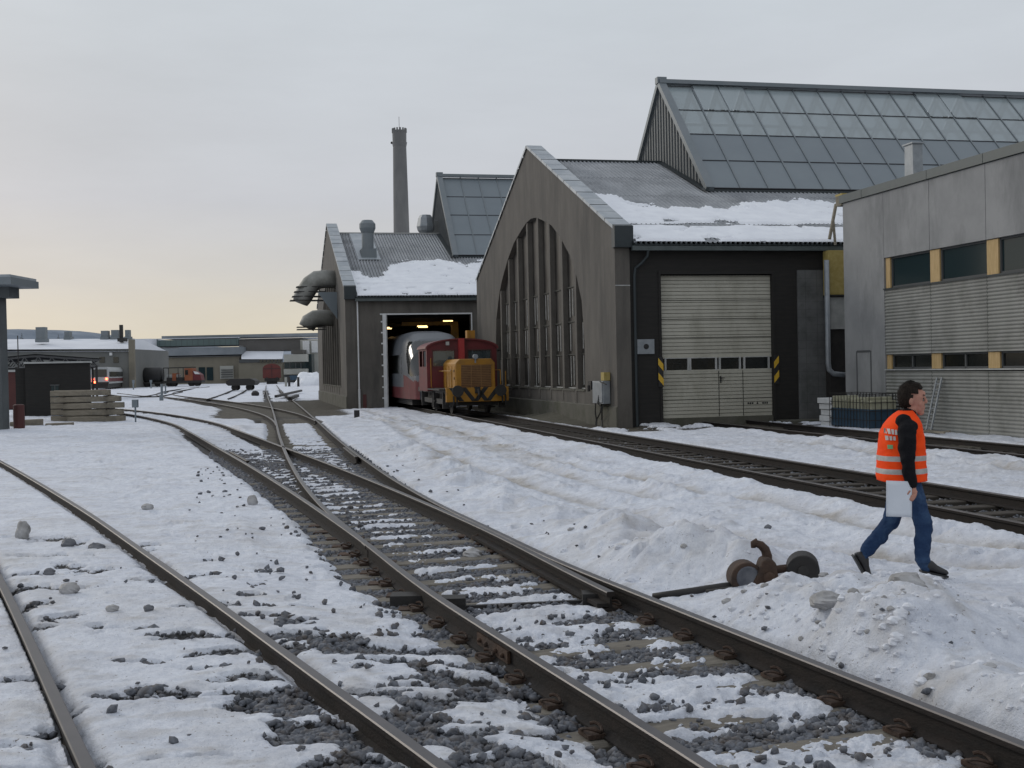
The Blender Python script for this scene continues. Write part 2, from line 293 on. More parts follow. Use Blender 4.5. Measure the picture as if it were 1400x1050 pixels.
def ground_fields(x, y):
    """returns height, snow (0..1), dirt (0..1)"""
    r = np.hypot(x, y)
    U = (x-A.o[0])*A.F[0]+(y-A.o[1])*A.F[1]; V = (x-A.o[0])*A.D[0]+(y-A.o[1])*A.D[1]
    n_lo = fbm(x*.22, y*.22, 1, 3); n_md = fbm(x*1.3, y*1.3, 2, 4); n_hi = fbm(x*6, y*6, 3, 4, .6); n_vh = fbm(x*22, y*22, 5, 3, .6)
    lump_ = clod(x*2.6+.8*n_md, y*2.6, 81)*np.clip(.3+2*n_lo+n_md, 0, 1); h = -.06+.10*n_lo+.065*n_md+.040*n_hi+.014*n_vh*(r < 30)+.035*lump_-.02*ss(.1, .3, fbm(x*3.7, y*3.7, 6, 3))
    # lumpy footprints and dents
    pits = np.clip(fbm(x*2.1, y*2.1, 9, 3)*3-.45, 0, 1); h -= .05*pits
    snow = np.ones_like(x); dirt = np.clip(.05+.55*n_lo+.55*n_md+.6*n_hi, 0, .5)
    for px_, py_, an_ in PRINTS:
        k = (np.abs(x-px_) < .35) & (np.abs(y-py_) < .35)
        if k.any():
            a_, b_ = (x[k]-px_)*cos(an_)+(y[k]-py_)*sin(an_), -(x[k]-px_)*sin(an_)+(y[k]-py_)*cos(an_); q_ = np.sqrt((a_/.15)**2+(b_/.062)**2); h[k] += -.045*ss(1.15, .75, q_)+.014*np.exp(-((q_-1.35)/.28)**2)
    far = ss(70, 110, y); prt = ss(.12, .2, fbm(x*3.1, y*6.5, 65, 3))*ss(40, 20, y); dirt += .25*prt
    # bank beside the main track and dumped snow in front
    mx, ms = polyAt(MR)(y); dM = (x-mx)/np.sqrt(1+ms**2)        # + = right of right rail
    wx, wy = x+.25*n_md, y+.25*fbm(x*1.3, y*1.3, 44, 2)
    rough = np.clip(.5+1.3*fbm(x*1.6, y*1.6, 12, 3), 0, 1); rough2 = .6*clod(wx*3.1, wy*3.1, 14)+.4*clod(wx*7.5, wy*7.5, 15)
    bank = np.exp(-((dM-1.25-.4*n_lo)/.5)**2)*ss(6, 9, y)*(1-ss(24, 38, y)); h += bank*(-.01+.13*rough+.17*rough2*rough)
    dirt += bank*np.clip(1.5*fbm(x*1.9, y*1.9, 22, 4)+.12, 0, .6)
    near_rail = ss(.10, .55, dM)
    for P, rr, hh in PILE:
        g = np.exp(-(((x-P[0])**2+(y-P[1])**2)/rr**2)); h += near_rail*g*hh*(.25+.75*rough+.7*rough2+.9*clod(wx*1.7, wy*2.1, 18)*rough); dirt += g*np.clip(2.2*fbm(x*1.9, y*1.9, 21, 4)+.0, 0, .5)
    packed = ss(1.6, 2.6, dM)*ss(-13, -3.3, U*0+(-3.6-U)*-1)      # keep simple: packed yard between the tracks
    for k, R in enumerate((RUT1, RUT2, RUT3, RUT4)):
        d = segdist(x, y, R); w = .17+.1*k % .3; g = np.exp(-(d/(.2+.12*n_lo))**2)*np.clip(.62+1.2*n_md, .1, 1); h -= .065*g; dirt += 1.0*g*(1 if k < 2 else .7)
        h += .055*np.exp(-((d-.42)/.15)**2)*np.clip(.5+2*n_md+n_hi, 0, 1.2)
    # ------- tracks: carve down to ballast
    bal = -.198+.022*fbm(x*14, y*14, 7, 2)+.02*n_md
    def track(P, wl, wr, depthfn, y0=-9, y1=200, edge=.35):
        nonlocal h, snow, dirt
        cx, cs = polyAt(P)(y); d = (x-cx)/np.sqrt(1+cs**2); yc = y+d*cs/np.sqrt(1+cs**2); cx2, cs2 = polyAt(P)(yc); S_ = np.concatenate([[0], np.cumsum(np.linalg.norm(np.diff(P, axis=0), axis=1))]); s = np.interp(yc, P[:, 1], S_)-np.interp(3.2 if P is Mc else 15, P[:, 1], S_)
        jag = .22*n_md+.12*n_hi
        w = ss(-wl-edge, -wl, d+jag)*(1-ss(wr, wr+min(edge, .16), d+jag*.35))*ss(y0-1, y0, y)*(1-ss(y1-1, y1, y))
        dep = depthfn(d, s, cs)
        cov = ss(-.012, .022, dep)
        ht = bal+np.clip(dep, 0, .09)*.8+.038*cov; hn = h*(1-w)+ht*w
        snow = snow*(1-w)+cov*w; h = hn; return w, d
    def mdep(d, s, cs):
        near = 1-ss(9., 11.5, y); c = n_md*.7+.5*n_lo+.45*n_hi+.75*fbm(x*1.3+y*.4, y*4.6-x*1.2, 63, 4, .6)
        a = np.abs(d)
        stripe = .5+.5*np.cos(s/.6*2*pi)                # sleeper tops keep snow, cribs are blown clear
        inn = np.where(a < .72, 1, 0)
        dn = .022+.11*c+.02*(stripe-.5)+.03*n_vh                          # near: patchy
        dn = dn+np.where((d < -1.0), .06*ss(-1.0, -1.5, d)*1.+.035, 0)
        df = -.010+.085*c+.055*(stripe-.5)+.03*n_hi+.05*ss(24, 44, y)     # far: striped
        df = df+.03*n_vh-.13*(1-ss(.10, .42, np.abs(a-.80)))*(1-.3*ss(40, 70, y))
        df = df+.14*ss(-1.08, -1.45, d+.25*n_md); dn = dn-.05*(1-ss(.10, .34, np.abs(a-.80))); return dn*near+df*(1-near)
    track(Mc, 1.55, .86, mdep, -9, 131)
    def ddep(d, s, cs):
        c = n_md*1.0+.4*n_hi; a = np.abs(d); stripe = .5+.5*np.cos(s/.6*2*pi)
        c = n_md*.5+.4*n_lo+.4*n_hi+.7*fbm(x*1.3+y*.4, y*4.6-x*1.2, 63, 4, .6); df = -.006+.085*c+.06*(stripe-.5)+.03*n_hi+.085*ss(27, 44, y); df = df+.14*ss(-1.02, -1.32, d+.25*n_md); return df-.13*(1-ss(.10, .38, np.abs(a-.77)))*(1-ss(30, 48, y)*.7)
    track(Dc, 1.25, .95, ddep, 15, 75, .3)
    track(Tc, 1.15, 1.15, lambda d, s, cs: -.02+.05*(n_md+n_hi)+.05*ss(85, 110, y), 46, 160, .5)
    # L track: snow almost to rail head, groove beside rails
    cx, cs = polyAt(Lc)(y); d = (x-cx)/np.sqrt(1+cs**2); a = np.abs(d); on = ss(1.7, 1.1, a)*(y < 45)
    hl = -.047+.035*n_md+.024*n_hi+.012*n_vh; h = h*(1-on)+hl*on
    gr = np.exp(-((a-.70)/.085)**2)*(a < .76)+.8*np.exp(-((a-.80)/.05)**2)*(a >= .76)*ss(.1, -.1, n_lo); h -= .085*gr*(y < 45)
    patch = ss(.02, .14, fbm(x*2.0, y*4.5, 33, 4)+.16*np.exp(-((d-.45)/.45)**2)*ss(9.5, 6.5, y)+.24*ss(7.6, 5.2, y)*ss(-.2, .5, d)-.10)*(a < 1.3)*(y < 14)
    patch2 = ss(.06, .16, fbm(x*2.2, y*4.2, 35, 4)+.12*ss(9.5, 7, y)-.04)*ss(.85, 1.2, d)*ss(2.7, 2.2, d)*ss(13, 10, y)*(x > -9)
    pp = np.maximum(patch, patch2); h = h-(.03+.045*pp)*pp*1.0; snow = snow*(1-pp)
    # G tracks
    for u0, l_, r_, base in ((-2.3, 1.15, 1.1, -.03), (3.6, 1.2, 1.35, -.025)):
        d = U-u0; jag = .28*n_md+.16*n_hi; w = ss(-l_-.16, -l_, d+jag)*(1-ss(r_, r_+.16, d+jag*.7)); w = w*(V < 30)
        dep = base+.055*n_md+.05*n_lo; dep = np.clip(dep, -.02, None)
        ht = -.225+.02*n_hi+np.maximum(dep, 0); rim = np.exp(-((d+l_+.35)/.3)**2)*(V < 12)*(.03+.10*rough*rough2); h = h+rim
        h = h*(1-w)+ht*w; snow = snow*(1-w)+ss(.004, .018, dep)*w
    # bare earth and wet ground along the halls
    bare = ss(-1.25, -.75, U+.3*n_md)*(V > -.8)*(V < 24)*(U < .3)
    bare = np.maximum(bare, ss(-4.2, -1.6, V+1.2*n_md)*(V < .3)*(U > -.8)*ss(.12, -.02, n_md+.25*n_hi-.10*ss(-2, -4, V)))
    UB = (x-B.o[0])*B.F[0]+(y-B.o[1])*B.F[1]; VB = (x-B.o[0])*B.D[0]+(y-B.o[1])*B.D[1]
    wet = ss(-7.0, -6.0, UB+1.2*n_md)*ss(1.2, .2, UB+1.5*n_md)*ss(-11, -7, VB+2*n_md)*ss(24, 18, VB)
    wet *= 1-ss(-1.5, .5, UB)*(VB < -1.2)
    thin = ss(2.1, 2.6, U)*(V < 0)*ss(.02, .12, n_md+.3*n_hi+.04)*.9          # slushy ground right of the door track
    right = ss(4.9, 5.3, U+.3*n_md)*ss(6.4, 5.9, U)*0
    b = np.clip(np.maximum(np.maximum(bare, wet), thin*ss(5.2, 4.6, U)), 0, 1); h = h*(1-b)+(-.12+.03*n_md)*b; snow = snow*(1-b)
    # gentle level under buildings
    inside = ((U > .05) & (V > .05) & (V < 22)) | ((UB > .05) & (VB > .05) & (VB < 22)); h = np.where(inside, -.3, h)
    far2 = ss(60, 120, r); h = h*(1-far2)+(-.08+.25*fbm(x*.05, y*.05, 40, 3))*far2
    return h, np.clip(snow, 0, 1), np.clip(dirt, 0, 1), b

def build_ground():
    st = [.8]
    while st[-1] < 2.8: st.append(st[-1]*1.12)
    while st[-1] < 60: st.append(st[-1]+min(st[-1]**2*.00042, .11))
    while st[-1] < 250: st.append(st[-1]*1.012)
    while st[-1] < 6000: st.append(st[-1]*1.25)
    R = np.array(st); fine = np.radians(np.arange(-33, 33.01, .06)); co = np.radians(np.concatenate([np.arange(33, 327, 6)[1:]]))
    T = np.concatenate([fine, co]); nt_ = len(T); nr = len(R)
    RR, TT = np.meshgrid(R, T, indexing='ij'); X = RR*np.sin(TT); Y = RR*np.cos(TT)
    h, sn, di, mu = ground_fields(X.ravel(), Y.ravel())
    co3 = np.empty((nr*nt_+1, 3), np.float32); co3[:-1, 0] = X.ravel(); co3[:-1, 1] = Y.ravel(); co3[:-1, 2] = h; co3[-1] = (0, 0, -.1)
    i = np.arange(nr-1)[:, None]*nt_; j = np.arange(nt_)[None]; jn = (j+1) % nt_
    q = np.stack([i+j, i+nt_+j, i+nt_+jn, i+jn], -1).reshape(-1, 4)
    tri = np.stack([np.full(nt_, nr*nt_), np.arange(nt_), (np.arange(nt_)+1) % nt_], -1)
    me = bpy.data.meshes.new('ground'); nq = len(q); ntri = len(tri)
    me.vertices.add(len(co3)); me.vertices.foreach_set('co', co3.ravel())
    loops = np.concatenate([q.ravel(), tri.ravel()]).astype(np.int32); me.loops.add(len(loops)); me.loops.foreach_set('vertex_index', loops)
    me.polygons.add(nq+ntri); ls = np.concatenate([np.arange(nq)*4, nq*4+np.arange(ntri)*3]).astype(np.int32); me.polygons.foreach_set('loop_start', ls)
    me.polygons.foreach_set('use_smooth', np.ones(nq+ntri, bool)); me.update(calc_edges=True)
    for nm, arr in (('snow', sn), ('dirt', di), ('mud', mu)):
        a = me.attributes.new(nm, 'FLOAT', 'POINT'); a.data.foreach_set('value', np.append(arr, 1.).astype(np.float32))
    # material
    m = bpy.data.materials.new('snow_and_ballast'); m.use_nodes = True; nt = m.node_tree; nd = nt.nodes; lk = nt.links; b = nd['Principled BSDF']
    def att(n): a = nd.new('ShaderNodeAttribute'); a.attribute_name = n; return a.outputs['Fac']
    def mix(f, a, c):
        x = nd.new('ShaderNodeMix'); x.data_type = 'RGBA'
        for k, v in (('Factor', f), ('A', a), ('B', c)):
            if isinstance(v, tuple): x.inputs[k].default_value = (*v, 1)
            elif isinstance(v, float): x.inputs[k].default_value = v
            else: lk.new(v, x.inputs[k])
        return x.outputs['Result']
    def noise(sc, de=6, ro=.6):
        n = nd.new('ShaderNodeTexNoise'); n.inputs['Scale'].default_value = sc; n.inputs['Detail'].default_value = de; n.inputs['Roughness'].default_value = ro; lk.new(tc.outputs['Object'], n.inputs['Vector']); return n.outputs['Fac']
    def ramp(f, *e):
        r = nd.new('ShaderNodeValToRGB'); r.color_ramp.elements[0].position = e[0][0]; r.color_ramp.elements[0].color = (*e[0][1], 1); r.color_ramp.elements[1].position = e[1][0]; r.color_ramp.elements[1].color = (*e[1][1], 1)
        for p, c in e[2:]: k = r.color_ramp.elements.new(p); k.color = (*c, 1)
        lk.new(f, r.inputs['Fac']); return r.outputs['Color']
    tc = nd.new('ShaderNodeTexCoord')
    clean = mix(ramp(noise(9, 8, .75), (.38, (0., 0., 0.)), (.62, (1., 1., 1.))), ramp(noise(1.2, 8), (.35, (.52, .55, .625)), (.65, (.62, .65, .72))), ramp(noise(1.2, 8), (.35, (.67, .695, .765)), (.65, (.77, .80, .865))))
    dirty = ramp(noise(5, 8, .7), (.35, (.29, .26, .225)), (.65, (.53, .51, .49)))
    snowc = mix(att('dirt'), clean, dirty)
    speck = ramp(noise(28, 3, .7), (.655, (0., 0., 0.)), (.69, (1., 1., 1.))); snowc = mix(speck, snowc, (.22, .205, .20))
    vo = nd.new('ShaderNodeTexVoronoi'); vo.inputs['Scale'].default_value = 22; lk.new(tc.outputs['Object'], vo.inputs['Vector'])
    bcol = ramp(vo.outputs['Distance'], (.15, (.085, .085, .09)), (.6, (.022, .022, .024)))
    brn = ramp(noise(1.1, 6), (.42, (.04, .033, .027)), (.62, (.075, .078, .085))); bcol = mix(.55, bcol, brn)
    mud = ramp(noise(2.5, 8), (.35, (.045, .038, .028)), (.65, (.085, .075, .055))); bcol = mix(att('mud'), bcol, mud)
    sn_ = nd.new('ShaderNodeMath'); sn_.operation = 'ADD'; sub = nd.new('ShaderNodeMath'); sub.operation = 'MULTIPLY_ADD'; lk.new(noise(34, 4, .7), sub.inputs[0]); sub.inputs[1].default_value = .9; sub.inputs[2].default_value = -.45
    lk.new(att('snow'), sn_.inputs[0]); lk.new(sub.outputs[0], sn_.inputs[1]); mask = ramp(sn_.outputs[0], (.4, (0., 0., 0.)), (.6, (1., 1., 1.)))
    lk.new(mix(mask, bcol, snowc), b.inputs['Base Color'])
    rg = nd.new('ShaderNodeMapRange'); lk.new(mask, rg.inputs['Value']); rg.inputs['To Min'].default_value = .75; rg.inputs['To Max'].default_value = .62; lk.new(rg.outputs[0], b.inputs['Roughness'])
    b.inputs['Specular IOR Level'].default_value = .35
    bp = nd.new('ShaderNodeBump'); bp.inputs['Strength'].default_value = .8; bp.inputs['Distance'].default_value = .03; lk.new(noise(16, 8, .68), bp.inputs['Height'])
    bp2 = nd.new('ShaderNodeBump'); bp2.inputs['Strength'].default_value = .65; bp2.inputs['Distance'].default_value = .014; lk.new(noise(70, 4, .6), bp2.inputs['Height']); lk.new(bp.outputs[0], bp2.inputs['Normal']); lk.new(bp2.outputs[0], b.inputs['Normal'])
    me.materials.append(m); return tag(link('ground', me), 'trodden and dirty snow over dark track ballast across the yard', 'ground', kind='structure')
build_ground()
def gh(x, y): return float(ground_fields(np.array([float(x)]), np.array([float(y)]))[0][0])

# ------------------------------------------------------------------ ballast stones (uncountable)
def stones():
    n = 170000
    yy = 4.6+(rng.random(n)**1.4)*26; xx = np.interp(yy, Mc[:, 1], Mc[:, 0])+rng.uniform(-2.6, 1.75, n)*1.
    m2 = 14000; ly = 4.6+rng.random(m2)**1.4*7; lx = np.interp(ly, Lc[:, 1], Lc[:, 0])+rng.uniform(-1.2, 2.6, m2)
    m3 = 9000; gv = rng.uniform(-27, -2, m3); gu = rng.uniform(-3.6, -1.1, m3); gp = A.o[:2]+gu[:, None]*A.F[:2]+gv[:, None]*A.D[:2]
    xx = np.concatenate([xx, lx, gp[:, 0]]); yy = np.concatenate([yy, ly, gp[:, 1]])
    h, s, d, b = ground_fields(xx, yy); keep = (s < .55) | (rng.random(len(xx)) < np.where((yy < 15) & (np.abs(xx-np.interp(yy, Mc[:, 1], Mc[:, 0])+.2) < 1.15), .03, np.where(yy < 24, .003, .0008)))
    cxx, css = polyAt(Mc)(yy); dl = (xx-cxx)/np.sqrt(1+css**2); yc = yy+dl*css/np.sqrt(1+css**2); S_ = np.concatenate([[0], np.cumsum(np.linalg.norm(np.diff(Mc, axis=0), axis=1))]); ph = np.interp(yc, Mc[:, 1], S_)-np.interp(3.2, Mc[:, 1], S_)
    keep &= ~((np.abs(dl) < 1.28) & (np.cos(ph/.6*2*pi) > .30) & (rng.random(len(xx)) > .05)); xx, yy, h = xx[keep], yy[keep], h[keep]
    cx = np.interp(yy, Mc[:, 1], Mc[:, 0]); n = len(xx)
    ic = np.array([(0,0,1),(.894,0,.447),(.276,.851,.447),(-.724,.526,.447),(-.724,-.526,.447),(.276,-.851,.447),(.724,.526,-.447),(-.276,.851,-.447),(-.894,0,-.447),(-.276,-.851,-.447),(.724,-.526,-.447),(0,0,-1)])
    it = np.array([(0,1,2),(0,2,3),(0,3,4),(0,4,5),(0,5,1),(1,6,2),(2,7,3),(3,8,4),(4,9,5),(5,10,1),(2,6,7),(3,7,8),(4,8,9),(5,9,10),(1,10,6),(11,7,6),(11,8,7),(11,9,8),(11,10,9),(11,6,10)])
    sz = (.012+.024*rng.random(n)**1.8)*(1+.3*ss(12, 24, yy)); V = ic[None]*(1+rng.uniform(-.42, .42, (n, 12, 1)))*rng.uniform(.6, 1.35, (n, 1, 3))
    a = rng.uniform(0, 6.28, n); bta = rng.uniform(-.7, .7, n)
    ca, sa, cb, sb = np.cos(a), np.sin(a), np.cos(bta), np.sin(bta)
    x, y, z = V[..., 0], V[..., 1], V[..., 2]; y2 = y*cb[:, None]-z*sb[:, None]; z2 = y*sb[:, None]+z*cb[:, None]; x3 = x*ca[:, None]-y2*sa[:, None]; y3 = x*sa[:, None]+y2*ca[:, None]
    P = np.stack([x3*sz[:, None]+xx[:, None], y3*sz[:, None]+yy[:, None], z2*sz[:, None]*.8+(h+.004+.02*rng.random(n))[:, None]], -1).reshape(-1, 3)
    F = (it[None]+np.arange(n)[:, None, None]*12).reshape(-1, 3)
    me = bpy.data.meshes.new('ballast_stones'); me.vertices.add(len(P)); me.vertices.foreach_set('co', P.astype(np.float32).ravel())
    me.loops.add(F.size); me.loops.foreach_set('vertex_index', F.astype(np.int32).ravel()); me.polygons.add(len(F)); me.polygons.foreach_set('loop_start', (np.arange(len(F))*3).astype(np.int32)); me.update(calc_edges=True)
    me.materials.append(mt['stone']); tag(link('ballast_stones', me), 'blue-grey crushed stones of the track ballast showing through the snow', 'ballast', kind='stuff')
stones()

# ------------------------------------------------------------------ rails, sleepers, clips
PROF = [(-.072,-.160),(.072,-.160),(.072,-.148),(.012,-.130),(.009,-.045),(.035,-.036),(.036,-.008),(.030,0),(-.030,0),(-.036,-.008),(-.035,-.036),(-.009,-.045),(-.012,-.130),(-.072,-.148)]
def rail(name, P, parent, z=0., head='railhead', lo=False):
    P = np.asarray(P); t = np.gradient(P, axis=0); t /= np.linalg.norm(t, axis=1)[:, None]; nr_ = np.stack([t[:, 1], -t[:, 0]], 1); n = len(PROF)
    mb = MB(); vs = []
    for p, q in zip(P, nr_):
        for a, b in PROF: vs.append((p[0]+q[0]*a, p[1]+q[1]*a, b+z))
    L = len(P); fs = []; ms = []
    for i in range(L-1):
        for k in range(n): fs.append((i*n+k, i*n+(k+1) % n, (i+1)*n+(k+1) % n, (i+1)*n+k)); ms.append(1 if k in (6, 7, 8) else 0)
    fs += [tuple(range(n-1, -1, -1)), tuple((L-1)*n+k for k in range(n))]; ms += [0, 0]
    mb.add(vs, fs); mb.m = ms; return mb.build(name, [mt['railside'], mt[head]], parent, off=parent.location)
def box_mesh(name, L, W, H, mat, ch=.02):
    mb = MB(); mb.prism([(-W/2, -H), (W/2, -H), (W/2, -ch), (W/2-ch, 0), (-W/2+ch, 0), (-W/2, -ch)], lambda p, a: (a, p[0], p[1]), -L/2, L/2); return mb.mesh(name, mat)
SLM = box_mesh('concrete_sleeper', 2.6, .27, .16, mt['sleeper']); STM = box_mesh('timber_sleeper', 2.6, .25, .15, mt['timber'], .012)
def clip_mesh():
    mb = MB(); pts = []
    for k in range(13): t = -.6+k/12*(2*pi*.80); pts.append((.055*cos(t)*1.0, .062*sin(t), .030+.012*sin(t*2)))
    mb.tube(pts, .0095, 6); mb.box(-.05, .05, -.07, .07, -.012, .012); return mb.mesh('rail_clip', mt['rust'])
CLIP = clip_mesh()
def put_sleepers(root, C, s0, s1, step=.6, mesh=SLM, clips_to=0., lenf=None, z=-.163, jit=.01, angf=None, hg=.7525):
    seg = np.linalg.norm(np.diff(C, axis=0), axis=1); S = np.concatenate([[0], np.cumsum(seg)]); y = np.interp(0, [0], [0])
    sa = np.interp(s0, C[:, 1], S); sb = np.interp(s1, C[:, 1], S); k = sa; i = 0
    while k < sb:
        x_, y_ = np.interp(k, S, C[:, 0]), np.interp(k, S, C[:, 1]); x2, y2 = np.interp(k+.2, S, C[:, 0]), np.interp(k+.2, S, C[:, 1]); an = atan2(y2-y_, x2-x_)-pi/2
        ext = lenf(y_) if lenf else (0, 0); o = link('sleeper', mesh, root); Ln = 2.6+ext[0]+ext[1]; ofs = (ext[1]-ext[0])/2
        o.scale = (Ln/2.6, 1+.04*(noiselike(i)-.5), 1); o.rotation_euler = (0, 0, an+(noiselike(i+.5)-.5)*.02)
        px_, py_ = x_+cos(an)*ofs, y_+sin(an)*ofs; o.location = (px_-root.location[0], py_-root.location[1], z+(noiselike(i+.3)-.5)*jit)
        if y_ < clips_to:
            for sd in (-1, 1):
                for e in (-1, 1):
                    c = link('rail_clip', CLIP, o); lx = sd*hg+e*.105-ofs; c.location = (lx/(Ln/2.6), 0, .018); c.scale = (1/(Ln/2.6), 1, 1); c.rotation_euler = (0, 0, 0 if e > 0 else pi)
        k += step; i += 1
def gline(u, v0, v1, n=60): return np.array([A.w(u, v)[:2] for v in np.linspace(v0, v1, n)])

tr = thing('railway_track', 'track with spread switch blades running from the foreground up to the workshop corner', 'railway track', (Mc[0][0], Mc[0][1], 0))
rail('stock_rail', MR, tr); rail('stock_rail', ML, tr)
rail('switch_rail', BR, tr, -.004); rail('switch_rail', BL, tr, -.004)
put_sleepers(tr, Mc, 3.2, 58, .6, SLM, 14, lambda y: (0, 0) if y < 9 else ((min((y-9)*.055, 1.2), 0) if y < 30 else (0, 0)))
# guard rail, switch machine rods, frog filler
gp = offset(ML, .10); gp = gp[(gp[:, 1] > 24.4) & (gp[:, 1] < 27.6)]; rail('guard_rail', gp, tr, .015, 'railhead2')
gp = offset(MR, -.10); gp = gp[(gp[:, 1] > 25) & (gp[:, 1] < 28.5)]; rail('guard_rail', gp, tr, .01, 'railhead2')
for P in (MR, ML):
    for y_ in np.arange(9.8, 15.5, .6):
        sl = MB(); i = np.argmin(abs(P[:, 1]-y_)); x_ = P[i, 0]; sl.box(x_-.22, x_+.22, y_-.09, y_+.09, -.168, -.15); sl.build('slide_plate', mt['rust'], tr, off=tr.location)
fl = MB()
i = np.argmin(abs(BR[:, 1]-10.1)); p = BR[i]
# closing plate at blade end
fl.prism([(-.09,-.03),(.03,-.03),(.03,0),(-.09,0)], lambda q, a: (np.interp(a, BR[:, 1], BR[:, 0])+q[0]-.02, a, q[1]-.10), 9.55, 13.6)
fl.build('blade_bracket', mt['railside'], tr, off=tr.location)
rd = MB(); q0 = gz(575, 826, -.17); rd.box(q0[0]-.25, q0[0]+.12, q0[1]-.10, q0[1]+.10, -.2, -.08)
rd.beam((-.75, 9.72, -.15), (1.15, 9.98, -.15), .045, .03); rd.box(-.62, -.42, 9.68, 9.86, -.19, -.06); rd.box(.55, .75, 9.80, 9.99, -.19, -.07)
rd.build('stretcher_bar', mt['iron'], tr, off=tr.location)
fp = MB()   # fishplated joint on the left rail
i = np.argmin(abs(ML[:, 1]-8.05)); x_, y_ = ML[i]; an = atan2(ML[i+1][1]-ML[i-1][1], ML[i+1][0]-ML[i-1][0])
for sd in (-1, 1):
    a_ = np.array([x_, y_])+np.array([sin(an), -cos(an)])*sd*.026; d_ = np.array([cos(an), sin(an)])*.32
    fp.beam((*(a_-d_), -.09), (*(a_+d_), -.09), .022, .085)
    for k in (-.24, -.1, .1, .24): c = a_+d_/.32*k+np.array([sin(an), -cos(an)])*sd*.02; fp.sphere((*c, -.09), .018, 8, 5)
fp.build('fishplate', mt['rust'], tr, off=tr.location)
t2 = thing('railway_track', 'far diverging track curving left past the hall corner towards the distant buildings', 'railway track', (T2L[0][0], T2L[0][1], 0))
rail('rail', T2L, t2, -.003); rail('rail', T2R, t2, -.003); put_sleepers(t2, Tc, 48, 100, 1.0, STM, 0, z=-.17)
t3 = thing('railway_track', 'curved track half buried in snow along the left edge', 'railway track', (Lc[0][0], Lc[0][1], 0))
rail('rail', LR, t3); rail('rail', LL, t3); put_sleepers(t3, Lc, 3.5, 16, .65, SLM, 0, z=-.155)
t4 = thing('railway_track', 'dark track leading under the red and yellow locomotive', 'railway track', A.w(-2.3, -40))
rail('rail', gline(-3.05, -40, 40), t4); rail('rail', gline(-1.55, -40, 40), t4); put_sleepers(t4, gline(-2.3, -40, 40), A.w(-2.3, -29)[1], A.w(-2.3, 12)[1], .66, STM, 0, z=-.165)
t5 = thing('railway_track', 'dark track ending at the closed beige roller door', 'railway track', A.w(3.6, -40))
rail('rail', gline(2.85, -40, .3), t5); rail('rail', gline(4.35, -40, .3), t5); put_sleepers(t5, gline(3.6, -40, 0), A.w(3.6, -24)[1], A.w(3.6, -.6)[1], .66, STM, 0, z=-.165)
# distant sidings
def siding(pts, label):
    P = np.array([gz(*p, -.02)[:2] for p in pts]); Q = []
    for a, b in zip(P[:-1], P[1:]):
        for k in range(8): Q.append(a+(b-a)*k/8)
    Q.append(P[-1]); Q = np.array(Q)
    for _ in range(6): Q[1:-1] = (Q[:-2]+Q[1:-1]*2+Q[2:])/4
    t = thing('railway_track', label, 'railway track', (Q[0][0], Q[0][1], 0)); rail('rail', offset(Q, -.75), t, 0.03, 'railhead2'); rail('rail', offset(Q, .75), t, 0.03, 'railhead2')
siding([(297,546),(312,541),(330,532)], 'short snow covered siding under the low black trolley')
siding([(374,541),(373,534),(371,527)], 'far siding leading to the round topped red wagon')
siding([(150,538),(180,542),(205,543),(240,536)], 'snowed in siding in front of the striped railcar')
